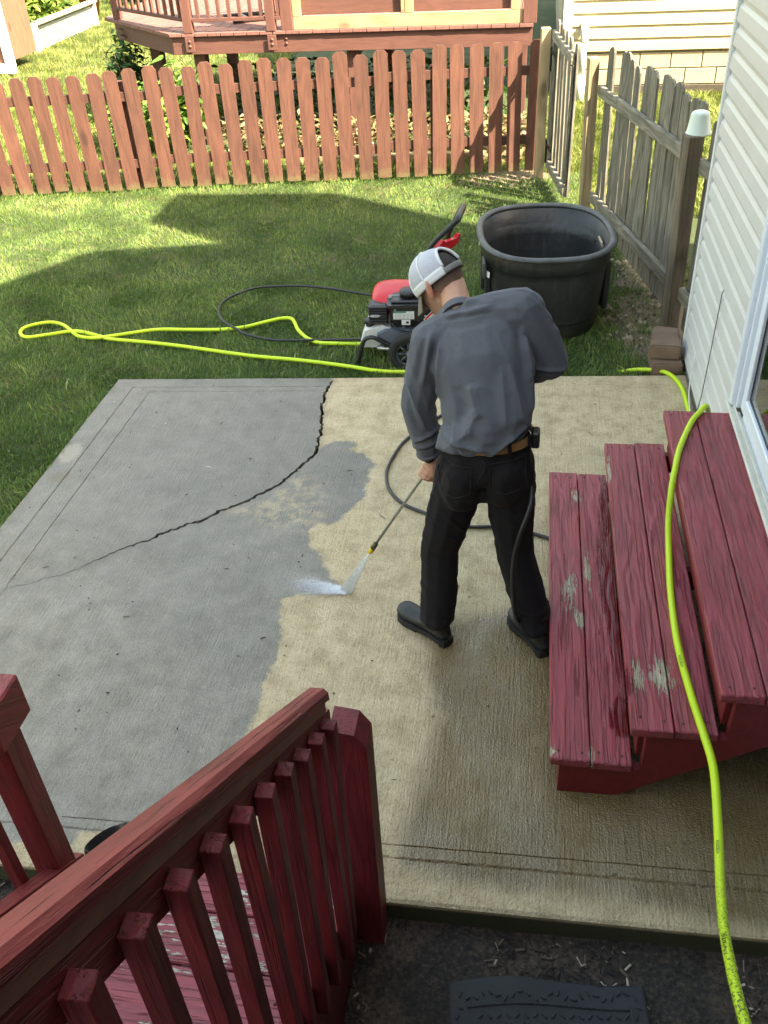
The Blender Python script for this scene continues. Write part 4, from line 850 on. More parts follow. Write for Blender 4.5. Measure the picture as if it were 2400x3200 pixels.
MB().tube([(0, 0, 0), (0, 0, 1.25)], 0.02, 6).obj('stake', IRON, ln); MB().box(-0.13, 0.13, -0.13, 0.13, 1.25, 1.29).box(-0.13, 0.13, -0.13, 0.13, 1.6, 1.64).box(-0.12, -0.1, -0.12, -0.1, 1.29, 1.6).box(0.1, 0.12, -0.12, -0.1, 1.29, 1.6).box(-0.12, -0.1, 0.1, 0.12, 1.29, 1.6).box(0.1, 0.12, 0.1, 0.12, 1.29, 1.6).obj('frame', IRON, ln)
MB().box(-0.095, 0.095, -0.095, 0.095, 1.295, 1.595).obj('lamp_glass', plain('frosted_glass', (0.5, 0.5, 0.42), 0.2), ln)
shed = empty('shed', (-9.0, 15.9, 0), 0, 'brown panelled shed with white corner trim at the far left edge', 'shed')
def SH(m): return sh(m, shed)
SHB = wood('shed_panel', (0.20, 0.085, 0.05), 'Z', 0.8, 1.2, rough=0.8)
SH(MB().box(-12.5, -8.95, 15.94, 18.0-0.9, 0.16, 2.3)).obj('wall', SHB, shed)
SH(MB().box(-8.94, -8.81, 15.86, 16.0, 0.0, 2.3, 0.01)).obj('corner_trim', TRIM, shed)
SH(MB().box(-12.5, -8.941, 15.89, 15.939, 0.0, 0.16, 0.01)).obj('base_trim', TRIM, shed)
for k in range(8): SH(MB().box(-9.35-k*0.34, -9.33-k*0.34, 15.925, 15.945, 0.22, 2.3)).obj('batten', SHB, shed)
SH(MB().prism([(-12.8, 2.3), (-8.6, 2.3), (-10.7, 3.4)], 15.7, 17.3, 'Y')).obj('roof', ROOF, shed)
# ================================================================== stock tank
def tank_mat():
    g = G('tank_plastic'); v = g.obj(); st = g.noise(g.vscale(v, (1, 1, 0.12)), 22, 5, 0.7); b = g.noise(v, 5, 5, 0.6); f = g.noise(v, 90, 4, 0.7); x, y, z = g.sep(v)
    c = g.mix(g.math('MULTIPLY', g.step(st, 0.5, 0.72), 0.5), (0.020, 0.0215, 0.022), (0.065, 0.066, 0.064)); c = g.mix(g.math('MULTIPLY', g.step(b, 0.52, 0.7), 0.4), c, (0.05, 0.05, 0.048))
    c = g.mix(g.math('MULTIPLY', g.step(f, 0.66, 0.72), 0.5), c, (0.14, 0.135, 0.12)); c = g.mix(g.math('MULTIPLY', g.step(g.math('ADD', z, g.math('MULTIPLY', b, 0.1)), 0.16, 0.04), 0.5), c, (0.10, 0.085, 0.055))
    return g.fin(c, g.math('ADD', 0.30, g.math('MULTIPLY', b, 0.3)), g.bump(g.noise(v, 9, 3), 0.35, 0.02))
TANKM = tank_mat()
tank = empty('stock_tank', (0.115, 6.47, -0.03), 0.12, 'large oval black plastic stock tank standing on the lawn', 'tank')
def oval(a, b, z, n=64, p=2.6, dent=0.0):
    out = []
    for k in range(n):
        t = 2*math.pi*k/n; c, s = math.cos(t), math.sin(t)
        x = math.copysign(abs(c)**(2/p), c)*b; y = math.copysign(abs(s)**(2/p), s)*a
        q = 1+dent*mnoise.noise(Vector((x*4, y*4, z*5))); out.append((x*q, y*q, z))
    return out
def loft(rings, smooth=True, cap_first=False, cap_last=False):
    n = len(rings[0]); V = [p for r in rings for p in r]; F = [(i*n+k, i*n+(k+1) % n, (i+1)*n+(k+1) % n, (i+1)*n+k) for i in range(len(rings)-1) for k in range(n)]
    if cap_first: F.append(tuple(range(n))[::-1])
    if cap_last: F.append(tuple(range((len(rings)-1)*n, len(rings)*n)))
    return MB().add(V, F, smooth)
R_ = []
for a, b, z in ((0.47, 0.37, 0.0), (0.485, 0.385, 0.012), (0.492, 0.392, 0.10), (0.492, 0.392, 0.115), (0.502, 0.402, 0.122)): R_.append(oval(a, b, z))
for i in range(9): t = i/8; R_.append(oval(0.502+0.045*t, 0.402+0.035*t, 0.125+0.37*t, dent=0.008*math.sin(math.pi*t)))
for a, b, z in ((0.550, 0.440, 0.498), (0.560, 0.450, 0.505), (0.563, 0.452, 0.60), (0.560, 0.449, 0.606)): R_.append(oval(a, b, z))
for a, b, z in ((0.548, 0.437, 0.606), (0.545, 0.434, 0.50), (0.528, 0.418, 0.488), (0.512, 0.402, 0.42), (0.49, 0.385, 0.13), (0.46, 0.36, 0.04)): R_.append(oval(a, b, z))
loft(R_, True, True, True).obj('shell', TANKM, tank)
rim = []
for k in range(17):
    t = 2*math.pi*k/16; rim.append(oval(0.570+0.024*math.cos(t), 0.459+0.024*math.cos(t), 0.620+0.018*math.sin(t)))
RIMM = plain('worn_rim_plastic', (0.065, 0.068, 0.07), 0.5, 0, 0.5, 9, 0.3, 40)
loft(rim).obj('rim', RIMM, tank)
MB().box(-0.455, -0.43, -0.31, -0.16, 0.40, 0.52, 0.008).obj('side_pad', RIMM, tank)
WST = plain('white_sticker', (0.72, 0.74, 0.72), 0.5, 0, 0.2, 60)
MB().box(-0.004, 0.0, -0.035, 0.035, -0.02, 0.02).obj('sticker', WST, tank, (-0.425, -0.30, 0.44), (0, 0.12, 0.45)); MB().box(-0.004, 0.0, -0.03, 0.03, -0.028, 0.028).obj('sticker', WST, tank, (-0.453, 0.12, 0.53), (0, 0.06, -0.02))
for s, y in ((0, 0.30),): MB().box(-0.008, 0.008, -0.07, 0.07, -0.02, 0.02, 0.004).obj('sticker', plain('tan_patch', (0.42, 0.33, 0.25), 0.7), tank, (0.418, 0.08, 0.50), (0, -0.3, 0.0))
for k in (-1, 1):
    MB().box(-0.02, 0.02, -0.05, 0.05, 0.13, 0.49, 0.01).obj('rib', TANKM, tank, (0.385*k+0.03*k, 0.22, 0)); MB().box(-0.02, 0.02, -0.05, 0.05, 0.13, 0.49, 0.01).obj('rib', TANKM, tank, (0.385*k+0.03*k, -0.22, 0))

# ================================================================== pressure washer
RED = plain('red_plastic', (0.52, 0.010, 0.018), 0.32, 0, 0.08); BLK = plain('black_plastic', (0.012, 0.012, 0.013), 0.42, 0, 0.3, 12); GRY = plain('slate_panel', (0.10, 0.12, 0.15), 0.5, 0, 0.1)
WHT = plain('white_tank_plastic', (0.62, 0.63, 0.62), 0.4); LBL = plain('paper_label', (0.66, 0.68, 0.68), 0.5, 0, 0.05); STEEL = plain('wand_steel', (0.42, 0.42, 0.40), 0.32, 0.9); BRASS = plain('dark_coupler', (0.10, 0.085, 0.06), 0.4, 0.7)
pw = empty('pressure_washer', (-0.80, 5.78, -0.03), math.radians(4), 'red and black petrol pressure washer standing on the lawn', 'pressure washer')
# local x: to the right (handle side), y: away from the viewer
def wheel(y):
    ty = MB(); prof = [(0.085, -0.028), (0.118, -0.030), (0.134, -0.022), (0.138, 0.0), (0.134, 0.022), (0.118, 0.030), (0.085, 0.028), (0.085, -0.028)]
    Mx = Matrix.Rotation(math.pi/2, 3, 'X'); w_ = ty.lathe(prof, 28, M=Mx).obj('wheel', plain('tyre_rubber', (0.018, 0.018, 0.018), 0.85, 0, 0.3, 30, 0.8, 70), pw, (0.065, y, 0.138))
    rm = MB().lathe([(0.074, -0.02), (0.087, -0.026), (0.087, 0.026), (0.074, 0.02), (0.074, -0.02)], 28, M=Mx).lathe([(0.0, -0.028), (0.022, -0.026), (0.024, 0.024), (0.0, 0.026)], 14, M=Mx)
    for k in range(8):
        a = k*math.pi/4; c, s = math.cos(a), math.sin(a); rm.tube([(0.018*c, -0.012, 0.018*s), (0.078*c, -0.012, 0.078*s)], 0.010, 6)
    rm.obj('rim', plain('rim_plastic', (0.05, 0.06, 0.07), 0.5), w_); return w_
wheel(-0.24); wheel(0.20)
for y in (-0.20, 0.16):
    MB().tube(spline([(-0.30, y, 0.0), (-0.295, y, 0.05), (-0.262, y, 0.19), (-0.235, y, 0.245), (-0.18, y, 0.255), (-0.10, y, 0.20), (0.02, y, 0.145), (0.20, y, 0.145)], 5), 0.017, 10).obj('frame_tube', BLK, pw)
MB().tube([(-0.27, -0.20, 0.13), (-0.27, 0.16, 0.13)], 0.010, 8).obj('cross_tube', BLK, pw); MB().tube([(0.065, -0.27, 0.138), (0.065, 0.23, 0.138)], 0.010, 8).obj('axle', STEEL, pw)
MB().prism([(-0.13, 0.17), (0.30, 0.16), (0.30, 0.30), (-0.10, 0.305), (-0.16, 0.27)], -0.185, 0.12, 'Y').obj('deck_panel', GRY, pw)
MB().prism([(-0.29, 0.13), (-0.16, 0.13), (-0.06, 0.30), (-0.12, 0.33), (-0.20, 0.30), (-0.245, 0.28)], -0.14, 0.12, 'Y').obj('soap_tank', WHT, pw)
MB().lathe([(0.0, 0.03), (0.034, 0.03), (0.040, 0.026), (0.040, 0.0), (0.030, -0.005), (0.030, -0.03)], 18).obj('tank_cap', BLK, pw, (-0.215, -0.07, 0.325))
MB().tube([(-0.165, -0.16, 0.135), (-0.01, -0.16, 0.13)], 0.020, 10).tube([(-0.10, -0.16, 0.135), (-0.07, -0.16, 0.133)], 0.028, 10).obj('pump', STEEL, pw)
MB().box(-0.07, 0.24, -0.12, 0.12, 0.306, 0.42, 0.02).obj('engine_block', BLK, pw)
mf = MB()
for k in range(7): mf.box(-0.215+0.0, -0.085, -0.14, -0.006, 0.375+k*0.024, 0.396+k*0.024, 0.006)
mf.box(-0.205, -0.09, -0.13, -0.01, 0.372, 0.545, 0.01).obj('muffler_guard', BLK, pw)
MB().box(-0.205, -0.135, -0.1415, -0.1405, 0.452, 0.460).box(-0.195, -0.145, -0.1415, -0.1405, 0.464, 0.467).box(-0.195, -0.145, -0.1415, -0.1405, 0.444, 0.447).obj('maker_mark', LBL, pw)
MB().prism([(-0.055, -0.17), (0.20, -0.17), (0.235, -0.13), (0.235, 0.04), (0.19, 0.07), (-0.03, 0.07), (-0.07, 0.03), (-0.07, -0.14)], 0.425, 0.545, 'Z').obj('fuel_tank', BLK, pw)
MB().prism([(-0.075, -0.185), (0.21, -0.185), (0.25, -0.14), (0.25, 0.05), (0.20, 0.085), (-0.04, 0.085), (-0.09, 0.04), (-0.09, -0.15)], 0.5455, 0.575, 'Z').box(-0.06, 0.22, -0.15, 0.05, 0.5755, 0.598, 0.012).obj('air_cleaner_cover', BLK, pw)
MB().lathe([(0.0, 0.055), (0.055, 0.052), (0.066, 0.045), (0.066, 0.0), (0.04, -0.01)], 10).obj('fuel_cap', BLK, pw, (0.06, -0.055, 0.605))
cv = loft([[(x*sx, y*sy, z) for x, y, z in oval(0.16, 0.215, 0, 40, 3.2)] for sx, sy in ()] or [[(x-0.0, y, zz) for x, y, _ in oval(a, b, 0, 40, 3.4)] for a, b, zz in ((0.170, 0.245, 0.50), (0.170, 0.245, 0.60), (0.165, 0.235, 0.632), (0.14, 0.20, 0.66), (0.11, 0.15, 0.682), (0.06, 0.09, 0.69))], True, False, True)
cv.obj('engine_cover', RED, pw, (0.02, 0.12, 0.0)).rotation_euler = (0.12, 0.06, 0)
for k in range(5): MB().box(0, 0.008, -0.002, 0.05, 0, 0.012).obj('vent_slot', BLK, pw, (0.02+k*0.018, 0.02, 0.652), (0.35, 0, 0))
MB().box(-0.045, 0.095, -0.1725, -0.1705, 0.440, 0.515).obj('warning_label', LBL, pw); MB().box(-0.045, 0.04, -0.1735, -0.1727, 0.500, 0.515).obj('label_band', plain('teal_print', (0.05, 0.25, 0.22), 0.5), pw)
pr = MB()
for k in range(4):
    for j in range(5): pr.box(-0.035+j*0.026, -0.035+j*0.026+0.018, -0.1737, -0.1728, 0.447+k*0.012, 0.449+k*0.012)
pr.obj('fine_print', BLK, pw)
MB().box(0.01, 0.068, -0.1725, -0.1705, 0.385, 0.435).obj('rating_label', LBL, pw); MB().box(0.04, 0.058, -0.1737, -0.1727, 0.40, 0.42).obj('label_print', BLK, pw)
tg = MB().box(-0.045, 0.045, -0.001, 0.001, -0.065, 0.065, 0.0008).obj('hang_tag', LBL, pw, (0.235, -0.20, 0.475), (0.15, 0.75, 0.1))
MB().box(-0.043, -0.030, -0.0025, -0.0015, -0.06, 0.03).obj('tag_band', RED, tg)
for k in range(5): MB().box(-0.02+k*0.011, -0.016+k*0.011, -0.0025, -0.0015, -0.05, 0.03).obj('tag_print', plain('grey_print', (0.25, 0.3, 0.28), 0.6), tg)
MB().tube(spline([(0.10, 0.02, 0.66), (0.14, 0.0, 0.70), (0.18, -0.02, 0.66)], 4), 0.008, 6).obj('pull_handle', BLK, pw)
MB().tube(spline([(-0.06, -0.15, 0.40), (-0.02, -0.19, 0.36), (0.06, -0.185, 0.33), (0.16, -0.19, 0.36)], 4), 0.006, 6).obj('fuel_line', BLK, pw)
MB().tube([(0.10, -0.175, 0.345), (0.19, -0.175, 0.335)], 0.005, 6).tube([(0.19, -0.185, 0.335), (0.19, -0.165, 0.335)], 0.011, 8).obj('throttle_lever', STEEL, pw)
bt = MB().lathe([(0.0, 0.006), (0.008, 0.005), (0.009, 0.0)], 6, M=Matrix.Rotation(math.pi/2, 3, 'X')).me('bolt')
for bx, bz in ((-0.04, 0.34), (0.02, 0.335), (0.12, 0.40), (0.20, 0.41), (-0.06, 0.41), (0.22, 0.33), (0.17, 0.47), (0.21, 0.53), (-0.03, 0.53)): link('bolt', bt, STEEL, pw, (bx, -0.1725 if bz > 0.42 else -0.121, bz))
MB().box(-0.10, -0.02, -0.001, 0.0, 0, 0.03).obj('cover_badge', LBL, pw, (0.02, -0.052, 0.575), (0.1, 0, 0))
def textobj(body, size, mat, parent, loc, rot, name='lettering', ext=0.0006):
    cu = bpy.data.curves.new('t', 'FONT'); cu.body = body; cu.size = size; cu.extrude = ext; cu.align_x = 'CENTER'; ob = bpy.data.objects.new('t', cu); C.objects.link(ob)
    dg = bpy.context.evaluated_depsgraph_get(); me = bpy.data.meshes.new_from_object(ob.evaluated_get(dg)); bpy.data.objects.remove(ob); me.name = name
    return link(name, me, mat, parent, loc, rot)
MB().box(0.055, 0.125, -0.187, -0.1855, 0.215, 0.285).obj('usa_badge', plain('blue_print', (0.10, 0.22, 0.42), 0.5), pw)
textobj('USA', 0.034, LBL, pw, (0.09, -0.188, 0.238), (math.pi/2, 0, 0))
for s, q in ((-0.10, -0.13), (0.16, -0.02)):
    MB().tube(spline([(0.28+q, s, 0.20), (0.29+q, s, 0.35), (0.30+q, s, 0.72), (0.315+q, s, 0.80), (0.36+q*0.4, s, 0.92), (0.38+q*0.25, s, 0.955)], 4), 0.017, 10).obj('handle_tube', BLK, pw)
MB().tube(spline([(0.345, -0.10, 0.950), (0.355, -0.07, 0.966), (0.382, 0.13, 0.966), (0.375, 0.16, 0.950)], 4), 0.021, 10).obj('handle_grip', BLK, pw)
hp = MB().prism([(-0.16, 0.0), (0.14, 0.0), (0.17, 0.055), (0.15, 0.06), (0.12, 0.04), (-0.02, 0.06), (-0.06, 0.085), (-0.16, 0.03)], -0.01, 0.02, 'Y')
hp.obj('tool_holder', RED, pw, (0.27, 0.03, 0.72), (0.1, 0, 1.05))
MB().box(-0.015, 0.015, -0.10, 0.16, 0, 0.05, 0.004).obj('tool_panel', RED, pw, (0.255, 0.0, 0.70), (0, 0, -0.38))

for o in pw.children:
    b_ = o.name.split('.')[0]
    if b_ in ('wheel', 'axle', 'handle_tube', 'handle_grip', 'tool_holder', 'tool_panel'): continue
    k, dz = (0.60, 0.035) if b_ in ('engine_cover', 'vent_slot') else (0.80, 0.0) if b_ in ('frame_tube', 'cross_tube', 'pump', 'soap_tank', 'deck_panel', 'tank_cap', 'usa_badge', 'lettering') else (0.75, -0.008)
    o.location.z = o.location.z*k+dz; o.location.x -= 0.035
    if b_ not in ('hang_tag', 'lettering'): o.scale.z = k
for o in pw.children:
    if o.name.startswith(('wheel', 'axle')): o.location.x -= 0.045; o.location.z -= 0.03
# ================================================================== hoses
def hose_mat():
    g = G('green_hose'); v = g.obj(); n = g.noise(v, 130, 4, 0.7); b = g.noise(v, 1.5, 3); x, y, z = g.sep(v)
    c = g.mix(g.math('MULTIPLY', g.noise(v, 6, 4), 0.4), (0.47, 0.66, 0.012), (0.58, 0.76, 0.05))
    near = g.step(y, 1.75, 1.2); sp = g.math('MULTIPLY', g.step(n, 0.50, 0.58), near)
    far = g.math('MULTIPLY', g.step(n, 0.60, 0.66), g.step(b, 0.5, 0.65)); c = g.mix(g.math('MAXIMUM', g.math('MULTIPLY', sp, 0.9), g.math('MULTIPLY', far, 0.6)), c, (0.02, 0.025, 0.01))
    return g.fin(c, 0.45, g.bump(n, 0.05, 0.002))
HZ = 0.014
lawn_pts = [(0.597, 5.58), (0.30, 5.56), (-0.2, 5.50), (-0.60, 5.43), (-0.919, 5.421), (-1.183, 5.484), (-1.523, 5.554), (-1.867, 5.6), (-2.232, 5.681), (-2.458, 5.734), (-2.723, 5.782), (-3.026, 5.823), (-3.136, 5.869), (-3.339, 5.912), (-3.563, 5.87), (-3.69, 5.825), (-3.774, 5.881), (-3.799, 5.97), (-3.741, 6.047), (-3.629, 6.093), (-3.516, 6.056), (-3.397, 5.938), (-3.299, 5.862), (-3.16, 5.836), (-3.047, 5.873), (-2.921, 5.926), (-2.729, 5.998), (-2.513, 6.007), (-2.246, 6.018), (-2.064, 6.074), (-1.928, 6.169), (-1.818, 6.236), (-1.744, 6.23), (-1.699, 6.15), (-1.646, 6.032), (-1.548, 5.9), (-1.449, 5.836), (-1.328, 5.827), (-1.15, 5.83), (-1.0, 5.70), (-0.93, 5.63)]
hz = [(0.53, 0.30, 1.24), (0.54, 0.72, 0.88), (0.552, 0.988, 0.743), (0.56, 1.177, 0.657), (0.588, 1.409, 0.545), (0.645, 1.757, 0.435), (0.672, 1.995, 0.395), (0.660, 2.13, 0.398), (0.650, 2.20, 0.402), (0.634, 2.351, 0.402), (0.620, 2.576, 0.402), (0.626, 2.849, 0.402), (0.643, 3.08, 0.405), (0.650, 3.24, 0.46), (0.660, 3.34, 0.55), (0.682, 3.45, 0.597), (0.721, 3.619, 0.597), (0.798, 3.849, 0.597), (0.85, 3.95, 0.597), (0.885, 4.02, 0.590), (0.915, 4.08, 0.53), (0.955, 4.20, 0.36), (0.99, 4.42, 0.12), (1.003, 4.65, 0.02), (1.006, 5.021, HZ), (0.999, 5.262, HZ), (0.958, 5.42, HZ), (0.885, 5.501, 0.010), (0.743, 5.55, -0.012)]
hz += [(x, y, (-0.05 if x > -0.5 else 0.0) - 0.003 + (0.016 if -3.45 < x < -3.25 and y > 5.9 else 0)) for x, y in lawn_pts]; hz[-1] = (-0.93, 5.63, 0.13); hz[-2] = (-1.0, 5.68, 0.08)
hose = MB().tube(spline(hz, 6), 0.0138, 12).obj('garden_hose', hose_mat())
HS = spline(hz, 6)
def hose_print(y0, body):
    k = min(range(len(HS)-1), key=lambda i: abs(HS[i].y-y0)+(0 if HS[i].z > 0.2 else 9)); t = (HS[k-1]-HS[k+1]).normalized(); c_ = HS[k]; toc = (Vector((-0.5, 0.0, EYE))-c_); nr = (toc-t*toc.dot(t)).normalized(); up_ = nr.cross(t)
    o = textobj(body, 0.0125, BLK, hose, c_+nr*0.0139-up_*0.004, (0, 0, 0), 'print', 0.0003); o.rotation_euler = Matrix((t, up_, nr)).transposed().to_euler()
for y0 in (1.30, 1.62, 2.45): hose_print(y0, 'FLEXZILLA')
tag(hose, 'bright lime green garden hose over the steps, patio and lawn', 'hose')
HB = plain('black_hose', (0.014, 0.014, 0.015), 0.4, 0, 0.3, 20)
hb = [(-0.96, 5.66, 0.11), (-1.134, 5.80, 0.05), (-1.334, 5.857, 0.012), (-1.552, 5.85, 0.008), (-1.80, 5.86, 0.0), (-2.018, 5.937, 0.004), (-2.095, 5.993, 0.012), (-2.212, 6.088, 0.016), (-2.287, 6.188, 0.018), (-2.337, 6.313, 0.018), (-2.353, 6.443, 0.018), (-2.304, 6.603, 0.018), (-2.138, 6.77, 0.018), (-1.839, 6.812, 0.018), (-1.604, 6.786, 0.016), (-1.408, 6.746, 0.006), (-1.0, 6.60, 0.0), (-0.55, 6.3, 0.0), (-0.40, 5.8, 0.005), (-0.38, 5.3, 0.012), (-0.45, 4.9, 0.012), (-0.55, 4.75, 0.012), (-0.627, 4.608, 0.012), (-0.686, 4.468, 0.012), (-0.724, 4.261, 0.012), (-0.718, 4.132, 0.012), (-0.68, 4.011, 0.012), (-0.595, 3.898, 0.012), (-0.466, 3.822, 0.012), (-0.342, 3.748, 0.012), (-0.225, 3.724, 0.012), (-0.102, 3.734, 0.012), (-0.012, 3.72, 0.012), (0.085, 3.696, 0.012), (0.19, 3.65, 0.012), (0.34, 3.55, 0.012), (0.38, 3.40, 0.012), (0.30, 3.26, 0.012), (0.171, 3.18, 0.012), (0.13, 3.10, 0.012), (0.105, 3.02, 0.03), (0.03, 2.845, 0.20), (0.004, 2.825, 0.40), (0.004, 2.825, 0.55), (0.022, 2.825, 0.67), (0.058, 2.878, 0.79), (0.045, 2.98, 0.86), (0.03, 3.08, 0.94), (0.01, 3.18, 1.03), (-0.03, 3.25, 1.08)]
tag(MB().tube(spline(hb, 6), 0.0095, 10).obj('pressure_hose', HB), 'thin black high-pressure hose from the washer to the wand', 'hose')

# ================================================================== mat and black shoe-like object
MATM = plain('rubber_mat', (0.022, 0.024, 0.026), 0.75, 0, 0.25, 14, 0.4, 120)
door_mat = empty('door_mat', (0.212, 1.085, -0.085), math.radians(7), 'dark rubber doormat with a raised lattice pattern on the soil', 'doormat')
def mat_z(x, y): return 0.020*math.exp(-((x+0.12)/0.16)**2)*max(0, (y-0.18)/0.2) + 0.006*mnoise.noise(Vector((x*6, y*6, 0)))
nx, ny = 64, 80; V = []
for j in range(ny+1):
    for i in range(nx+1):
        x = -0.305+0.61*i/nx; y = -0.40+0.80*j/ny; y2 = y + (0.012*math.sin((x+0.3)*9) if j == ny else 0); V.append((x, y2, mat_z(x, y)))
top = len(V); V2 = V + [(x, y, z-0.010) for x, y, z in V]; w = nx+1
F = [(j*w+i, j*w+i+1, (j+1)*w+i+1, (j+1)*w+i) for j in range(ny) for i in range(nx)]
rimv = [i for i in range(w)] + [j*w+nx for j in range(1, ny+1)] + [ny*w+i for i in range(nx-1, -1, -1)] + [j*w for j in range(ny-1, 0, -1)]
F += [(rimv[k], rimv[k]+top, rimv[(k+1) % len(rimv)]+top, rimv[(k+1) % len(rimv)]) for k in range(len(rimv))]
MB().add(V2, F, True).obj('base', MATM, door_mat)
lat = MB(); bord = MB()
def bump_box(m, x, y, L, W, a, h=0.006):
    z = mat_z(x, y); m.box(x-L/2, x+L/2, y-W/2, y+W/2, z-0.002, z+h, 0.0025, Matrix.Rotation(a, 3, 'Z'))
for j in range(26):
    for i in range(17):
        x = -0.225+i*0.028; y = -0.33+j*0.025
        if y < 0.30: bump_box(lat, x+(0.014 if j % 2 else 0), y, 0.020, 0.008, math.pi/4 if (i+j) % 2 else -math.pi/4, 0.006)
lat.obj('lattice', MATM, door_mat)['kind'] = 'stuff'
for t in np.linspace(-0.27, 0.27, 24): bump_box(bord, float(t), 0.355+0.010*math.sin(t*60), 0.020, 0.007, math.sin(t*40)*1.2)
for t in np.linspace(-0.36, 0.32, 26):
    for s in (-0.275, 0.275): bump_box(bord, s+0.008*math.sin(t*60), float(t), 0.018, 0.007, math.sin(t*50)*1.2)
for s in (-0.252, 0.252): bord.box(s-0.003, s+0.003, -0.38, 0.325, 0.0, 0.007)
for k in range(24): bump_box(bord, -0.24+k*0.0208, 0.322+0.008*math.sin((k/24*0.5)*9), 0.022, 0.006, 0.05)
bord.obj('border_pattern', MATM, door_mat)['kind'] = 'stuff'
bx_ = empty('black_plastic_item', (-1.370, 1.733, 0), math.radians(50), 'small shiny black moulded item lying on the patio behind the front railing', 'plastic item')
bx_.scale = (0.82, 0.82, 1.05)
GL = plain('gloss_black', (0.006, 0.006, 0.007), 0.22, 0, 0.2)
rings = []
for a, b, z, x0 in ((0.115, 0.040, 0.0, 0), (0.120, 0.046, 0.012, 0), (0.118, 0.046, 0.035, 0.0), (0.108, 0.043, 0.062, -0.004), (0.085, 0.036, 0.078, -0.02)): rings.append([(y+x0, x, z) for x, y, _ in oval(a, b, 0, 24, 2.2)])
loft(rings, True, True, False).obj('upper', GL, bx_)
inner = [[(y-0.02, x, z) for x, y, _ in oval(a, b, 0, 24, 2.2)] for a, b, z in ((0.085, 0.036, 0.078), (0.075, 0.030, 0.070), (0.07, 0.028, 0.03))]
loft(inner, True, False, True).obj('insole', plain('grey_insole', (0.03, 0.03, 0.03), 0.8), bx_)
# ================================================================== the man
def sphere_pts(n=2):
    bm = bmesh.new(); bmesh.ops.create_icosphere(bm, subdivisions=n, radius=1); P = np.array([v.co[:] for v in bm.verts]); bm.free(); return P
SPH = sphere_pts(2)
def rad3(r): return np.array(r if isinstance(r, (tuple, list)) else (r, r, r), float)
def blob(name, parts, voxel=0.006, smooth=6, mat=None, parent=None, disp=None):
    """parts: chains [(pos, radius|radii[, 3x3 axes])...]; neighbours in a chain are hulled, everything is fused into one skin"""
    V = []; F = []
    for ch in parts:
        sph = []
        for it in ch:
            p, r = it[0], rad3(it[1]); A = np.array(it[2]) if len(it) > 2 else np.eye(3); sph.append(np.array(p, float) + (SPH*r) @ A)
        pairs = list(zip(sph, sph[1:])) if len(sph) > 1 else [(sph[0], sph[0])]
        for a, b in pairs:
            bm = bmesh.new()
            for q in (np.concatenate([a, b]) if a is not b else a): bm.verts.new(q)
            r = bmesh.ops.convex_hull(bm, input=bm.verts[:]); bmesh.ops.delete(bm, geom=list(set(g for g in r['geom_interior']+r['geom_unused'] if isinstance(g, bmesh.types.BMVert))), context='VERTS')
            bm.verts.index_update(); o = len(V); V += [v.co[:] for v in bm.verts]; F += [tuple(o+v.index for v in f.verts) for f in bm.faces]; bm.free()
    me = bpy.data.meshes.new(name); me.from_pydata(V, [], F); ob = bpy.data.objects.new(name, me); C.objects.link(ob)
    m = ob.modifiers.new('r', 'REMESH'); m.mode = 'VOXEL'; m.voxel_size = voxel
    s = ob.modifiers.new('s', 'SMOOTH'); s.factor = 0.5; s.iterations = smooth
    dg = bpy.context.evaluated_depsgraph_get(); me2 = bpy.data.meshes.new_from_object(ob.evaluated_get(dg)); bpy.data.objects.remove(ob); me2.name = name
    if disp:
        n = len(me2.vertices); co = np.zeros(n*3, np.float32); no = np.zeros(n*3, np.float32); me2.vertices.foreach_get('co', co); me2.vertex_normals.foreach_get('vector', no)
        co = co.reshape(-1, 3); no = no.reshape(-1, 3); d = np.array([disp(p) for p in co]); co = co + no*d[:, None]; me2.vertices.foreach_set('co', co.astype(np.float32).ravel())
    me2.polygons.foreach_set('use_smooth', [True]*len(me2.polygons)); me2.update()
    if parent is not None:
        n = len(me2.vertices); co = np.zeros(n*3, np.float32); me2.vertices.foreach_get('co', co); co = co.reshape(-1, 3)-np.array(parent.location[:]); me2.vertices.foreach_set('co', co.astype(np.float32).ravel()); me2.update()
    me2.materials.clear(); return link(name, me2, mat, parent)
def N3(p, s, o=0.0): return mnoise.noise(Vector((p[0]*s[0]+o, p[1]*s[1]+o, p[2]*s[2]+o)))
def rotY(a): c, s = math.cos(a), math.sin(a); return [[c, 0, s], [0, 1, 0], [-s, 0, c]]

man = empty('person', (-0.1, 2.94, 0), 0, 'man in grey long-sleeved shirt, dark jeans and white cap spraying the patio', 'person')
# joints
shL, elL, wrL = (-0.342, 3.10, 1.350), (-0.398, 3.095, 1.085), (-0.362, 3.112, 0.840)
shR, elR, wrR = (-0.012, 3.12, 1.470), (0.098, 3.13, 1.265), (-0.030, 3.235, 1.150)
hipL, knL, anL = (-0.215, 2.975, 0.86), (-0.305, 2.985, 0.465), (-0.314, 2.908, 0.085)
hipR, knR, anR = (-0.040, 2.975, 0.90), (0.000, 2.965, 0.510), (0.118, 2.895, 0.085)
HC = Vector((-0.320, 3.285, 1.500)); yaw_h, pit = math.radians(58), math.radians(44)
fh = Vector((-math.sin(yaw_h), math.cos(yaw_h), 0)); hf = fh*math.cos(pit)-Vector((0, 0, 1))*math.sin(pit); hu = fh*math.sin(pit)+Vector((0, 0, 1))*math.cos(pit); hs = hu.cross(hf)
def hd(f, s, u): return tuple(HC + (hf*f + hs*s + hu*u)*1.06)
AX = [list(hf), list(hs), list(hu)]          # rows: radii given as (front, side, up)
neck = (-0.240, 3.150, 1.440)
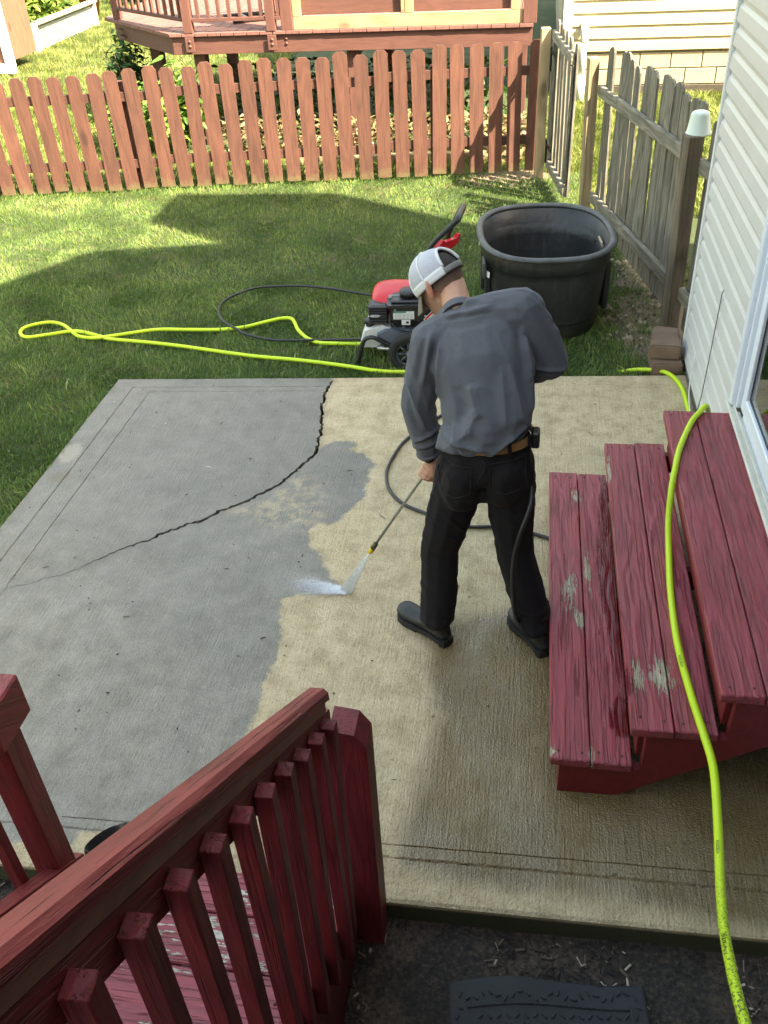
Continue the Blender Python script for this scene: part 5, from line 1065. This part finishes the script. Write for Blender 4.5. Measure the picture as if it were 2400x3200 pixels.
# wand
NOZ = Vector((-0.628, 3.120, 0.315)); GRP = Vector((-0.362, 3.128, 0.762)); wdir = (GRP-NOZ).normalized(); GUN = GRP + wdir*0.46
def grip(c, axis, palm, side=1, rw=0.012, turn=1):
    """fist closed on a rod: palm mass, four fingers wrapping, thumb; returns chains"""
    axis = Vector(axis).normalized(); nrm = (Vector(palm)-axis*Vector(palm).dot(axis)).normalized(); tn = axis.cross(nrm)*turn; ch = []
    def at(t, ang, r): return tuple(Vector(c)+axis*t+(nrm*math.cos(ang)+tn*math.sin(ang))*r)
    for i, (t, k) in enumerate(((0.034, 0.95), (0.012, 1.05), (-0.011, 1.0), (-0.033, 0.85))):
        a0 = 0.35; pts = [at(t, a0, 0.034), at(t, a0+0.95*k, 0.031), at(t, a0+1.9*k, 0.024), at(t, a0+2.8*k, 0.021), at(t, a0+3.5*k, 0.021)]
        ch.append([(p, r) for p, r in zip(pts, (0.0115, 0.0108, 0.010, 0.0094, 0.0085))])
    ch.append([(at(0.030, -0.1, 0.034), (0.014, 0.014, 0.014)), (at(-0.030, -0.1, 0.034), 0.014)]); ch.append([(at(0.028, -0.7, 0.040), 0.016), (at(-0.026, -0.7, 0.040), 0.016)])
    ch.append([(at(0.030, -0.9, 0.034), 0.014), (at(0.050, -1.7, 0.030), 0.012), (at(0.045, -2.5, 0.024), 0.0105), (at(0.036, -3.2, 0.021), 0.0092)])
    return ch, at
gl, atl = grip(GRP, wdir, (0.55, -0.75, 0.35), turn=-1)
gr, atr = grip(GUN, wdir, (0.75, -0.2, -0.4), turn=-1)
skin = [[(hd(0.0, 0, 0.018), (0.098, 0.076, 0.098), AX)],
        [(hd(0.035, 0, -0.015), (0.064, 0.064, 0.06), AX), (hd(0.066, 0, -0.092), (0.030, 0.034, 0.026), AX)],
        [(hd(0.0, 0.030, -0.055), (0.035, 0.028, 0.03), AX), (hd(0.06, 0.012, -0.095), (0.02, 0.018, 0.018), AX)], [(hd(0.0, -0.030, -0.055), (0.035, 0.028, 0.03), AX), (hd(0.06, -0.012, -0.095), (0.02, 0.018, 0.018), AX)],
        [(hd(0.090, 0, 0.012), 0.010), (hd(0.118, 0, -0.030), 0.012)], [(hd(0.098, 0, -0.062), (0.010, 0.022, 0.006), AX)], [(hd(0.096, 0, -0.074), (0.010, 0.020, 0.006), AX)],
        [(hd(0.088, 0.03, 0.022), (0.012, 0.024, 0.008), AX)], [(hd(0.088, -0.03, 0.022), (0.012, 0.024, 0.008), AX)],
        [(hd(-0.035, 0, -0.035), (0.058, 0.055, 0.05), AX), (neck, 0.056)], [(hd(-0.02, 0, -0.06), 0.05), ((-0.235, 3.19, 1.42), 0.055)],
        [(neck, 0.050), ((-0.16, 3.06, 1.25), (0.12, 0.08, 0.08)), ((-0.125, 2.99, 1.08), (0.14, 0.095, 0.1)), ((-0.128, 2.97, 0.95), (0.145, 0.10, 0.1))],
        [((-0.22, 3.12, 1.37), 0.05), (shL, 0.05), (elL, 0.045), (wrL, 0.029), (tuple(Vector(wrL).lerp(GRP, 0.5)+Vector((0.018, -0.012, 0))), 0.029), (atl(0.0, -0.4, 0.036), 0.020)],
        [((-0.18, 3.12, 1.39), 0.05), (shR, 0.05), (elR, 0.047), (wrR, 0.030), (atr(0.0, -0.4, 0.036), 0.024)],
        [((-0.2, 2.97, 0.9), 0.09), (hipL, 0.085), (knL, 0.05), ((anL[0], anL[1], 0.16), 0.03)], [((-0.06, 2.97, 0.92), 0.09), (hipR, 0.085), (knR, 0.05), ((anR[0], anR[1], 0.16), 0.03)]]
skin += gl + gr
for sg in (1, -1):
    skin += [[(hd(-0.012, 0.079*sg, 0.020), (0.020, 0.009, 0.016), AX), (hd(-0.006, 0.080*sg, -0.022), (0.012, 0.008, 0.016), AX)], [(hd(-0.026, 0.085*sg, 0.012), (0.008, 0.008, 0.022), AX), (hd(-0.018, 0.083*sg, -0.012), (0.008, 0.007, 0.014), AX)]]
def skin_mat():
    g = G('skin'); v = g.obj(); n = g.noise(v, 30, 4); f = g.noise(v, 220, 3); c = g.mix(n, (0.46, 0.235, 0.150), (0.56, 0.30, 0.20))
    e = Vector(hd(-0.012, 0.084, 0.0))-man.location; c = g.mix(g.math('MULTIPLY', g.step(g.dist(v, tuple(e)), 0.045, 0.02), 0.55), c, (0.52, 0.15, 0.12))
    return g.fin(c, 0.5, g.bump(f, 0.1, 0.001), **{'Subsurface Weight': 0.08, 'Subsurface Radius': (0.02, 0.008, 0.005)})
body = blob('body', skin, 0.0042, 5, skin_mat(), man)

# ---- shirt
CREASE = [([(-0.179, 1.254), (-0.155, 1.175), (-0.182, 1.11), (-0.263, 1.022)], 0.028, 0.012), ([(-0.299, 1.357), (-0.305, 1.206)], 0.013, 0.012), ([(-0.34, 1.378), (-0.363, 1.236)], 0.012, 0.010),
          ([(-0.275, 1.485), (-0.182, 1.515)], 0.008, 0.007), ([(-0.265, 1.462), (-0.135, 1.500)], 0.009, 0.008), ([(-0.27, 1.44), (-0.16, 1.47)], 0.009, 0.006), ([(-0.421, 1.2), (-0.371, 1.03)], 0.014, 0.010), ([(-0.40, 0.943), (-0.313, 0.987)], 0.010, 0.009), ([(-0.41, 0.90), (-0.33, 0.925)], 0.009, 0.008),
          ([(-0.10, 1.03), (0.01, 1.107)], 0.013, 0.012), ([(0.019, 1.129), (-0.033, 1.298)], 0.016, 0.008), ([(-0.26, 1.06), (-0.15, 1.045)], 0.012, 0.011), ([(-0.24, 1.10), (-0.20, 1.02)], 0.011, 0.008), ([(-0.07, 1.30), (-0.05, 1.16)], 0.02, 0.006), ([(0.00, 1.42), (0.03, 1.30)], 0.012, 0.010), ([(0.05, 1.27), (0.15, 1.255)], 0.009, 0.009)]
def crease(x, z):
    d = 0.0
    for pl, w, a in CREASE:
        for (ax, az), (bx, bz) in zip(pl, pl[1:]):
            l2 = (bx-ax)**2+(bz-az)**2; t = ((x-ax)*(bx-ax)+(z-az)*(bz-az))/l2
            if -0.25 < t < 1.25:
                s_ = ((x-ax)*(bz-az)-(z-az)*(bx-ax))/math.sqrt(l2); tt = min(1, max(0, t)); e = 1 if 0 <= t <= 1 else max(0, 1-abs(t-tt)/0.25)
                d += a*e*(math.exp(-abs(s_)/(0.75*w)) - 0.5*math.exp(-((s_-1.6*w)/w)**2))
    return max(-0.016, min(0.020, d*1.4))
def fold_shirt(p):
    x, y, z = p
    d = 0.006*N3(p, (6, 6, 2.2)) + 0.002*N3(p, (15, 15, 6), 4) + 0.0035*(1-abs(N3((x+z*0.5, y, z), (9, 9, 4), 21))*2.2)**3
    if y < 3.11: return d + crease(x, z) + (0.007*abs(N3(p, (7, 7, 24), 8))*min(1, (1.13-z)/0.06) if z < 1.13 and x > -0.33 else 0)
    if x > -0.33 and z < 1.42:
        u = (x+0.155)+(1.25-z)*0.15; d += 0.008*math.exp(-((u-0.0)/0.022)**2)*max(0, 1-abs(z-1.13)/0.17)           # long fold down the back
        u2 = (x+0.27)+(1.25-z)*-0.10; d += 0.008*math.exp(-(u2/0.016)**2)*max(0, 1-abs(z-1.22)/0.15)
    if z < 1.13 and x > -0.33: d += 0.009*abs(N3(p, (7, 7, 24), 8))*min(1, (1.13-z)/0.06)                              # bunched over the belt
    if z > 1.33: d += 0.006*N3((x+z*1.5, y, z), (4, 4, 26), 2)*min(1, (z-1.33)/0.05)                                   # pulled across the shoulders
    if x < -0.33 and z < 1.3: d += 0.007*N3((x, y, z+x*0.7), (6, 6, 24), 11)*min(1, (1.3-z)/0.15)
    if x > 0.02 and z < 1.36: d += 0.006*N3((x, y, z+x), (8, 8, 26), 15)
    return d
tlt = rotY(0.20); tl2 = rotY(0.05); tl3 = rotY(0.27); tl4 = rotY(0.26)
shirt_parts = [[((-0.136, 2.968, 1.040), (0.188, 0.139, 0.054), tl4), ((-0.118, 2.980, 1.12), (0.186, 0.142, 0.07), tl4), ((-0.128, 3.015, 1.20), (0.185, 0.135, 0.08), tlt), ((-0.160, 3.065, 1.325), (0.195, 0.132, 0.09), tl3), ((-0.172, 3.105, 1.405), (0.175, 0.105, 0.068), tl3), ((-0.205, 3.135, 1.44), (0.095, 0.08, 0.050), tl3), ((-0.242, 3.145, 1.452), (0.080, 0.078, 0.036), tl3)],
               [((-0.22, 3.13, 1.41), 0.07), (shL, 0.078), (tuple(Vector(shL).lerp(Vector(elL), 0.5)), 0.075), (elL, 0.068), (tuple(Vector(elL).lerp(Vector(wrL), 0.6)), 0.058), (tuple(Vector(elL).lerp(Vector(wrL), 0.93)), 0.046)],
               [((-0.18, 3.125, 1.44), 0.075), (shR, 0.084), (tuple(Vector(shR).lerp(Vector(elR), 0.55)), 0.082), (elR, 0.074), (tuple(Vector(elR).lerp(Vector(wrR), 0.6)), 0.062), (tuple(Vector(elR).lerp(Vector(wrR), 0.95)), 0.046)]]
def cloth_mat(name, col, col2, sc=300, sheen=0.12):
    g = G(name); v = g.obj(); n = g.noise(v, 7, 5); w = g.noise(v, sc, 3, 0.7); b = g.noise(v, 45, 4)
    c = g.mix(n, col, col2); c = g.mix(g.math('MULTIPLY', g.step(w, 0.5, 0.75), 0.3), c, mul(col2, 1.5)); c = g.mix(g.math('MULTIPLY', g.step(b, 0.5, 0.8), 0.3), c, mul(col, 0.75))
    return g.fin(c, 0.9, g.bump(w, 0.25, 0.002), spec=0.15, **{'Sheen Weight': sheen, 'Sheen Roughness': 0.5})
SHIRT = cloth_mat('grey_jersey', (0.088, 0.091, 0.106), (0.118, 0.121, 0.138))
shirt = blob('shirt', shirt_parts, 0.0052, 7, SHIRT, man, fold_shirt)
# ribbed collar
def ring_tube(c, ax, ay, r, n=28): return [tuple(Vector(c)+Vector(ax)*math.cos(2*math.pi*k/n)+Vector(ay)*math.sin(2*math.pi*k/n)) for k in range(n)]
nk = (Vector(hd(-0.03, 0, -0.05))-Vector(neck)).normalized(); na = nk.orthogonal().normalized(); nb = nk.cross(na)
sh(MB().lathe([(0.070, -0.012), (0.067, 0.004), (0.0625, 0.024), (0.060, 0.026), (0.056, 0.024), (0.058, -0.012), (0.070, -0.012)], 32, tuple(Vector(neck)), nk.to_track_quat('Z', 'Y').to_matrix()), man).obj('collar', SHIRT, shirt)
ca = (Vector(wrL)-Vector(elL)).normalized(); cb = ca.orthogonal().normalized(); cc = ca.cross(cb)
sh(MB().tube(ring_tube(Vector(elL).lerp(Vector(wrL), 0.965), cb*0.040, cc*0.040, 0), 0.010, 8, False, True), man).obj('cuff', SHIRT, shirt)
# ---- jeans
def fold_jeans(p):
    x, y, z = p; d = 0.005*N3(p, (8, 8, 5), 3) + 0.007*(1-abs(N3((x, y, z+x*0.8), (5, 5, 11), 31))*2.2)**3*0.6
    if z < 0.75: d += 0.006*N3((x, y, z+x*0.5), (5, 5, 17), 7)*(1 if z < 0.3 else 0.6)
    if z < 0.24: d += 0.006*abs(N3(p, (5, 5, 30), 1))
    if 0.66 < z < 0.84: d += 0.005*N3((x, y, z-abs(x+0.128)*0.8), (4, 4, 26), 5)
    return d
jeans_parts = [[((-0.122, 2.972, 1.022), (0.168, 0.120, 0.018), tl2), ((-0.124, 2.965, 0.97), (0.180, 0.130, 0.05), tl2), ((-0.128, 2.965, 0.90), (0.188, 0.132, 0.07), tl2)],
               [((-0.125, 2.955, 0.82), (0.09, 0.085, 0.085))], [((-0.205, 2.905, 0.885), 0.082), ((-0.215, 2.930, 0.80), 0.090)], [((-0.050, 2.905, 0.915), 0.082), ((-0.045, 2.930, 0.83), 0.090)],
               [(hipL, 0.108), (tuple(Vector(hipL).lerp(Vector(knL), 0.5)), 0.098), (knL, 0.082), (tuple(Vector(knL).lerp(Vector(anL), 0.5)), 0.080), (tuple(Vector(knL).lerp(Vector(anL), 0.88)), (0.076, 0.088, 0.04))],
               [(hipR, 0.108), (tuple(Vector(hipR).lerp(Vector(knR), 0.5)), 0.096), (knR, 0.080), (tuple(Vector(knR).lerp(Vector(anR), 0.5)), 0.078), (tuple(Vector(knR).lerp(Vector(anR), 0.88)), (0.074, 0.088, 0.04))]]
JEANS = cloth_mat('black_denim', (0.0085, 0.0075, 0.0085), (0.0175, 0.0142, 0.0152), 400, 0.03)
jeans = blob('jeans', jeans_parts, 0.0065, 4, JEANS, man, fold_jeans)
# back pockets, seams, belt, loops (laid on the surface)
dgx = bpy.context.evaluated_depsgraph_get()
def onto(ob, p, d):
    hit, loc, no, _ = ob.ray_cast(Vector(p)-Vector(man.location), Vector(d).normalized()); return (Vector(loc), Vector(no)) if hit else (Vector(p)-Vector(man.location), Vector((0, -1, 0)))
def surface_strip(ob, pts, d, r, name, mat, parent):
    P = []
    for p in pts: l, n = onto(ob, p, d); P.append(l+n*0.001)
    return MB().tube(P, r, 5).obj(name, mat, parent)
bpy.context.view_layer.update()
STITCH = plain('faded_seam', (0.012, 0.010, 0.010), 0.9)
for cx_, cz_ in ((-0.235, 0.915), (-0.035, 0.945)):
    q = [(cx_-0.07, 2.6, cz_+0.035), (cx_+0.065, 2.6, cz_+0.045), (cx_+0.062, 2.6, cz_-0.07), (cx_, 2.6, cz_-0.095), (cx_-0.062, 2.6, cz_-0.075), (cx_-0.07, 2.6, cz_+0.035)]
    pts = [Vector(a).lerp(Vector(b), k/6) for a, b in zip(q, q[1:]) for k in range(6)]
    surface_strip(jeans, pts, (0, 1, 0.0), 0.0022, 'pocket_seam', STITCH, jeans)
surface_strip(jeans, [(-0.130+0.012*math.sin(k), 2.6, 1.0-0.02*k) for k in range(10)], (0, 1, 0), 0.002, 'seam', STITCH, jeans)
belt_pts = []
BA = rotY(0.05)
n = 48
def belt_ring(k, dz, off):
    t = 2*math.pi*k/n; p = Vector(((0.170+off)*math.cos(t), (0.124+off)*math.sin(t), dz)); M_ = Matrix(BA).transposed(); return Vector((-0.121, 2.972, 1.034))+M_ @ p
BV = [belt_ring(k, dz, off) for dz, off in ((-0.017, 0.0), (-0.017, 0.006), (0.017, 0.006), (0.017, 0.0)) for k in range(n)]
BF = [(j*n+k, j*n+(k+1) % n, ((j+1) % 4)*n+(k+1) % n, ((j+1) % 4)*n+k) for j in range(4) for k in range(n)]
sh(MB().add(BV, BF, False), man).obj('belt', plain('tan_leather', (0.30, 0.155, 0.055), 0.55, 0, 0.2, 12), man)
for k in (40, 44.5):
    a = belt_ring(k, -0.028, 0.009); b = belt_ring(k, 0.026, 0.009); sh(MB().tube([a, b], 0.008, 6), man).obj('belt_loop', JEANS, jeans)
pc = belt_ring(46.5, -0.01, 0.02)
sh(MB().box(pc.x-0.020, pc.x+0.012, pc.y-0.028, pc.y+0.028, pc.z-0.028, pc.z+0.042, 0.007), man).obj('belt_pouch', BLK, man)
# ---- boots
LEATH = plain('dark_boot_leather', (0.011, 0.012, 0.0135), 0.5, 0, 0.4, 14, 0.5, 40); SOLE = plain('boot_sole', (0.010, 0.010, 0.011), 0.7)
def boot(heel, toe, an):
    h, t = Vector(heel), Vector(toe); d = (t-h); L = d.length; d.normalize(); s = Vector((-d.y, d.x, 0)); up = Vector((0, 0, 1)); A = [list(d), list(s), list(up)]
    def q(a, b, z): return tuple(h+d*a*L+s*b+up*z)
    b_ = blob('boot', [[(q(0.13, 0, 0.060), (0.042, 0.036, 0.035), A), (q(0.45, 0, 0.062), (0.05, 0.041, 0.034), A), (q(0.78, 0, 0.055), (0.052, 0.053, 0.034), A), (q(0.87, 0, 0.056), (0.042, 0.047, 0.030), A)],
                       [(q(0.15, 0, 0.07), (0.043, 0.038, 0.04), A), ((an[0], an[1], 0.15), (0.05, 0.046, 0.05), A), ((an[0], an[1], 0.20), (0.05, 0.048, 0.03), A)], [(q(0.40, 0, 0.085), (0.04, 0.034, 0.03), A), ((an[0], an[1], 0.13), (0.045, 0.042, 0.03), A)]], 0.005, 4, LEATH, man, lambda p: 0.003*N3(p, (14, 14, 40), 2))
    out = [(-0.0, 0.0), (0.02, 0.030), (0.10, 0.037), (0.35, 0.034), (0.55, 0.043), (0.78, 0.052), (0.92, 0.044), (1.0, 0.018), (1.0, -0.018), (0.92, -0.044), (0.78, -0.050), (0.55, -0.040), (0.35, -0.034), (0.10, -0.037), (0.02, -0.030)]
    pl = [(h+d*a*L+s*b) for a, b in out]; m = MB().prism([(p.x, p.y) for p in pl], 0.012, 0.036, 'Z'); hl = [p for p, (a, b) in zip(pl, out) if a < 0.3]; ft = [p for p, (a, b) in zip(pl, out) if a > 0.42]
    m.prism([(p.x, p.y) for p in hl], 0.001, 0.0119, 'Z'); m.prism([(p.x, p.y) for p in ft], 0.001, 0.0119, 'Z'); sh(m, man).obj('sole', SOLE, b_)
boot((-0.258, 2.868, 0), (-0.500, 3.055, 0), anL); boot((0.160, 2.838, 0), (0.010, 3.080, 0), anR)
# ---- watch
wc = Vector(wrL)+Vector((0.0, 0, 0.0)); sh(MB().tube(ring_tube(wc-ca*-0.004, cb*0.033, cc*0.031, 0), 0.008, 8, False, True), man).obj('watch', BLK, man)
wn_ = (Vector((0.1, -1, 0.25))-ca*Vector((0.1, -1, 0.25)).dot(ca)).normalized()
sh(MB().lathe([(0.0, 0.010), (0.016, 0.009), (0.019, 0.005), (0.019, -0.004)], 18, tuple(wc+wn_*0.034), wn_.to_track_quat('Z', 'Y').to_matrix()), man).obj('watch_face', plain('watch_glass', (0.02, 0.022, 0.02), 0.15), man)
# ---- hair: short fade
def hair_pts():
    V = []; idx = {}; nu, nv = 40, 18
    for j in range(nv+1):
        for i in range(nu+1):
            ph = math.radians(40+280*i/nu); th = math.radians(-52+92*j/nv); e = 1.02 + 0.012*math.sin(math.radians(min(90, max(0, (th*57.3+45)*1.5)))); 
            side = abs(math.cos(ph/2+math.pi/2)); 
            V.append(Vector(hd(0.098*e*math.cos(ph)*math.cos(th), 0.076*e*math.sin(ph)*math.cos(th), 0.018+0.098*e*math.sin(th)))+Vector((mnoise.noise(Vector((i*2.0, j*2.0, 0)))*.0008,)*3))
            idx[i, j] = len(V)-1
    F = []
    for j in range(nv):
        for i in range(nu):
            ph = 40+280*(i+.5)/nu; th = -52+92*(j+.5)/nv; back = abs(ph-180)
            lo = -46 if back < 50 else -46+(back-50)*0.95 if back < 95 else -6
            if 78 < back < 104 and th < 2: continue
            if th > lo: F.append((idx[i, j], idx[i+1, j], idx[i+1, j+1], idx[i, j+1]))
    return V, F
def hair_mat():
    g = G('short_hair'); v = g.obj(); n = g.noise(v, 260, 4, 0.7); c0 = Vector(hd(-0.03, 0, 0.05))-man.location
    k = g.step(g.dist(v, tuple(c0)), 0.132, 0.080); c = g.mix(k, (0.44, 0.235, 0.155), (0.035, 0.023, 0.017)); c = g.mix(g.math('MULTIPLY', g.math('MULTIPLY', g.step(n, 0.45, 0.6), k), 0.6), c, (0.03, 0.02, 0.015))
    return g.fin(c, 0.75, g.bump(n, 0.5, 0.002))
V, F = hair_pts(); hm = MB().add([tuple(v-man.location) for v in V], F, True); hair = hm.obj('hair', hair_mat(), man)
# ---- cap
def mesh_mat():
    g = G('cap_mesh'); v = g.obj(); n = g.vor(v, 520); c = g.mix(g.step(n, 0.25, 0.5), (0.62, 0.62, 0.68), (0.40, 0.40, 0.45)); return g.fin(c, 0.8, g.bump(n, 0.4, 0.001))
CAPM, CAPW, OLIVE = mesh_mat(), plain('white_cotton', (0.70, 0.70, 0.70), 0.85, 0, 0.06, 20), plain('taupe_cotton', (0.20, 0.175, 0.145), 0.85, 0, 0.1, 30)
def capp(ph, th, e=1.0): return Vector(hd(0.108*e*math.cos(ph)*math.cos(th), 0.088*e*math.sin(ph)*math.cos(th), 0.026+0.100*e*math.sin(th)))-man.location
def shell(p0, p1, t0, t1, e, thick, nu=24, nv=10, skip=None):
    V = []; F = []
    for k, ee in enumerate((e, e-thick)):
        for j in range(nv+1):
            for i in range(nu+1): V.append(capp(math.radians(p0+(p1-p0)*i/nu), math.radians(t0+(t1-t0)*j/nv), ee))
    b = (nu+1)*(nv+1)
    keep = [(i, j) for j in range(nv) for i in range(nu) if not (skip and skip(p0+(p1-p0)*(i+.5)/nu, t0+(t1-t0)*(j+.5)/nv))]; ks = set(keep)
    for i, j in keep:
        a, b1, c, d = j*(nu+1)+i, j*(nu+1)+i+1, (j+1)*(nu+1)+i+1, (j+1)*(nu+1)+i; F += [(a, b1, c, d), (b+d, b+c, b+b1, b+a)]
        for (di, dj, q) in ((-1, 0, (d, a)), (1, 0, (b1, c)), (0, -1, (a, b1)), (0, 1, (c, d))):
            if (i+di, j+dj) not in ks: F.append((q[1], q[0], b+q[0], b+q[1]))
    return MB().add(V, F, True)
def hole(ph, th): return ((ph-180)/30)**2+((th-4)/40)**2 < 1 and th > -2 or (abs(ph-180) < 30 and th < 4)
cap = empty('cap', man.location[:], 0); cap.parent = man; cap.location = (0, 0, 0)
cap.name = 'cap'
shell(52, 308, -8, 89, 1.0, 0.02, 56, 30, hole).obj('mesh_crown', CAPM, cap)
shell(-52, 52, -8, 89, 1.004, 0.02, 20, 16).obj('front_panel', OLIVE, cap)
shell(52, 150, -12, 6, 1.016, 0.014, 24, 4).obj('sweatband', CAPW, cap); shell(210, 308, -12, 6, 1.016, 0.014, 24, 4).obj('sweatband', CAPW, cap)
shell(146, 214, -12, 0, 1.026, 0.012, 20, 3).obj('strap', plain('grey_strap', (0.22, 0.21, 0.20), 0.7), cap)
for ph in (52, 100, 260, 308): MB().tube([capp(math.radians(ph), math.radians(t), 1.012) for t in range(-10, 90, 8)], 0.0035, 6).obj('seam', CAPW, cap)
ed = [capp(math.radians(180+31*math.cos(a)), math.radians(4+41*math.sin(a)), 1.012) for a in np.linspace(0, math.pi, 24)]; MB().tube(ed, 0.006, 6).obj('opening_trim', CAPW, cap)
MB().lathe([(0, 0.008), (0.006, 0.006), (0.008, 0)], 10, tuple(capp(0, math.radians(90), 1.0)), hu.to_track_quat('Z', 'Y').to_matrix()).obj('button', CAPW, cap)
V = []; nu, nv = 24, 8
for k in (0, 1):
    for j in range(nv+1):
        for i in range(nu+1):
            a = math.radians(-68+136*i/nu); base = HC + hf*0.108*math.cos(a)+hs*0.090*math.sin(a)+hu*0.012; L = 0.078*math.cos(a*0.85)**0.6*j/nv
            tl_ = math.radians(38); p = base + (hf*math.cos(tl_)-hu*math.sin(tl_))*L - hu*(0.030*(math.sin(a))**2*(0.4+0.6*j/nv)) - hu*0.003*k; V.append(p-Vector(man.location))
b = (nu+1)*(nv+1); F = []
for j in range(nv):
    for i in range(nu): q = (j*(nu+1)+i, j*(nu+1)+i+1, (j+1)*(nu+1)+i+1, (j+1)*(nu+1)+i); F += [q, tuple(b+x for x in q[::-1])]
for i in range(nu): q = (nv*(nu+1)+i, nv*(nu+1)+i+1); F.append((q[0], q[1], b+q[1], b+q[0]))
for j in range(nv): F += [((j+1)*(nu+1), j*(nu+1), b+j*(nu+1), b+(j+1)*(nu+1)), (j*(nu+1)+nu, (j+1)*(nu+1)+nu, b+(j+1)*(nu+1)+nu, b+j*(nu+1)+nu)]
MB().add(V, F, True).obj('brim', OLIVE, cap)

# ================================================================== wand and spray
wand = empty('spray_wand', tuple(GUN), 0, 'steel pressure-washer lance with yellow nozzle held by the man', 'spray lance')
def W(m): return sh(m, wand)
W(MB().tube([NOZ+wdir*0.03, GUN-wdir*0.03], 0.0062, 10)).obj('lance', STEEL, wand)
W(MB().tube([NOZ+wdir*0.012, NOZ+wdir*0.045], [0.013, 0.011], 10)).obj('coupler', BRASS, wand)
W(MB().tube([NOZ-wdir*0.018, NOZ+wdir*0.0115], [0.010, 0.013], 10)).obj('nozzle', plain('yellow_plastic', (0.72, 0.46, 0.01), 0.45), wand)
W(MB().tube([GUN-wdir*0.06, GUN+wdir*0.14], [0.016, 0.020], 10).tube(spline([GUN+wdir*0.10, GUN+wdir*0.08+Vector((0.05, 0.0, -0.05)), GUN+wdir*0.05+Vector((0.09, -0.01, -0.10))], 4), 0.016, 8)).obj('trigger_gun', BLK, wand)
HIT = Vector((-0.780, 3.180, 0.004))
def spray_mat():
    g = G('water_spray'); v = g.obj(); t = g.attr('fade'); n = g.noise(g.vscale(v, (1, 1, 1)), 90, 4, 0.7); n2 = g.noise(v, 30, 3)
    tr = g.n('ShaderNodeBsdfTransparent'); mx = g.n('ShaderNodeMixShader'); a = g.math('MULTIPLY', t, g.math('ADD', 0.55, g.math('MULTIPLY', n, 0.9)), clamp=True)
    g.fin((0.93, 0.95, 0.97), 0.5); g.l(a, mx.inputs[0]); g.l(tr.outputs[0], mx.inputs[1]); g.l(g.b.outputs[0], mx.inputs[2]); g.l(mx.outputs[0], g.out.inputs[0]); return g.m
def droplets(P, D, L, W_, fade):
    """little stretched four-sided drops"""
    n = len(P); D = D/np.linalg.norm(D, axis=1)[:, None]; S = np.cross(D, np.array([0.3, 0.9, 0.2])); S /= np.linalg.norm(S, axis=1)[:, None]; U = np.cross(D, S)
    V = np.stack([P-D*L[:, None], P+S*W_[:, None], P-S*W_[:, None]*0.5+U*W_[:, None]*0.87, P-S*W_[:, None]*0.5-U*W_[:, None]*0.87, P+D*L[:, None]], 1).reshape(-1, 3); i = np.arange(n)[:, None]*5
    T = np.concatenate([i+[0, 2, 1], i+[0, 3, 2], i+[0, 1, 3], i+[4, 1, 2], i+[4, 2, 3], i+[4, 3, 1]], 0); return V, T, np.repeat(fade, 5)
jet = (HIT-(NOZ-wdir*0.018)); sidev = np.array(Vector((0.9, -0.35, 0.0))); J0 = np.array(NOZ-wdir*0.018); JD = np.array(jet)
n = 42000; t = rng.uniform(0, 1, n)**0.8; off = np.clip(rng.normal(0, 0.42, n), -0.8, 0.8)*(0.003+0.034*t); oz = rng.normal(0, 0.0018, n)*(0.4+t)
fan = np.cross(JD, sidev); fan /= np.linalg.norm(fan); wdt = np.cross(JD, fan); wdt /= np.linalg.norm(wdt)
P1 = J0+JD*t[:, None]+wdt*off[:, None]+fan*oz[:, None]; D1 = JD+wdt*(off*0.6)[:, None]; f1 = np.clip(1.1-0.45*t, 0, 2)
n2 = 13000; r = rng.gamma(1.2, 0.085, n2); aa = math.pi*0.995+rng.normal(0, 0.15, n2); D2 = np.stack([np.cos(aa), np.sin(aa), rng.uniform(0.0, 0.16, n2)], 1)
P2 = np.array(HIT)+D2*r[:, None]+np.stack([np.zeros(n2), rng.normal(0, .008, n2), rng.uniform(0, .006, n2)], 1); P2[:, 2] = np.maximum(P2[:, 2]-r*r*0.05, 0.006); f2 = np.clip(0.5*np.exp(-r/0.11), 0, 1)
V, T, fd_ = droplets(np.concatenate([P1, P2]), np.concatenate([D1, D2]), np.concatenate([rng.uniform(.004, .014, n), rng.uniform(.006, .026, n2)]), np.concatenate([rng.uniform(.0006, .0016, n), rng.uniform(.0003, .0009, n2)]), np.concatenate([f1, f2]))
V2 = V
tag(link('water_spray', tri_mesh('water_spray', V2, T, {'fade': fd_}), spray_mat()), 'white fan of pressurised water and mist hitting the concrete', None, None, 'stuff')
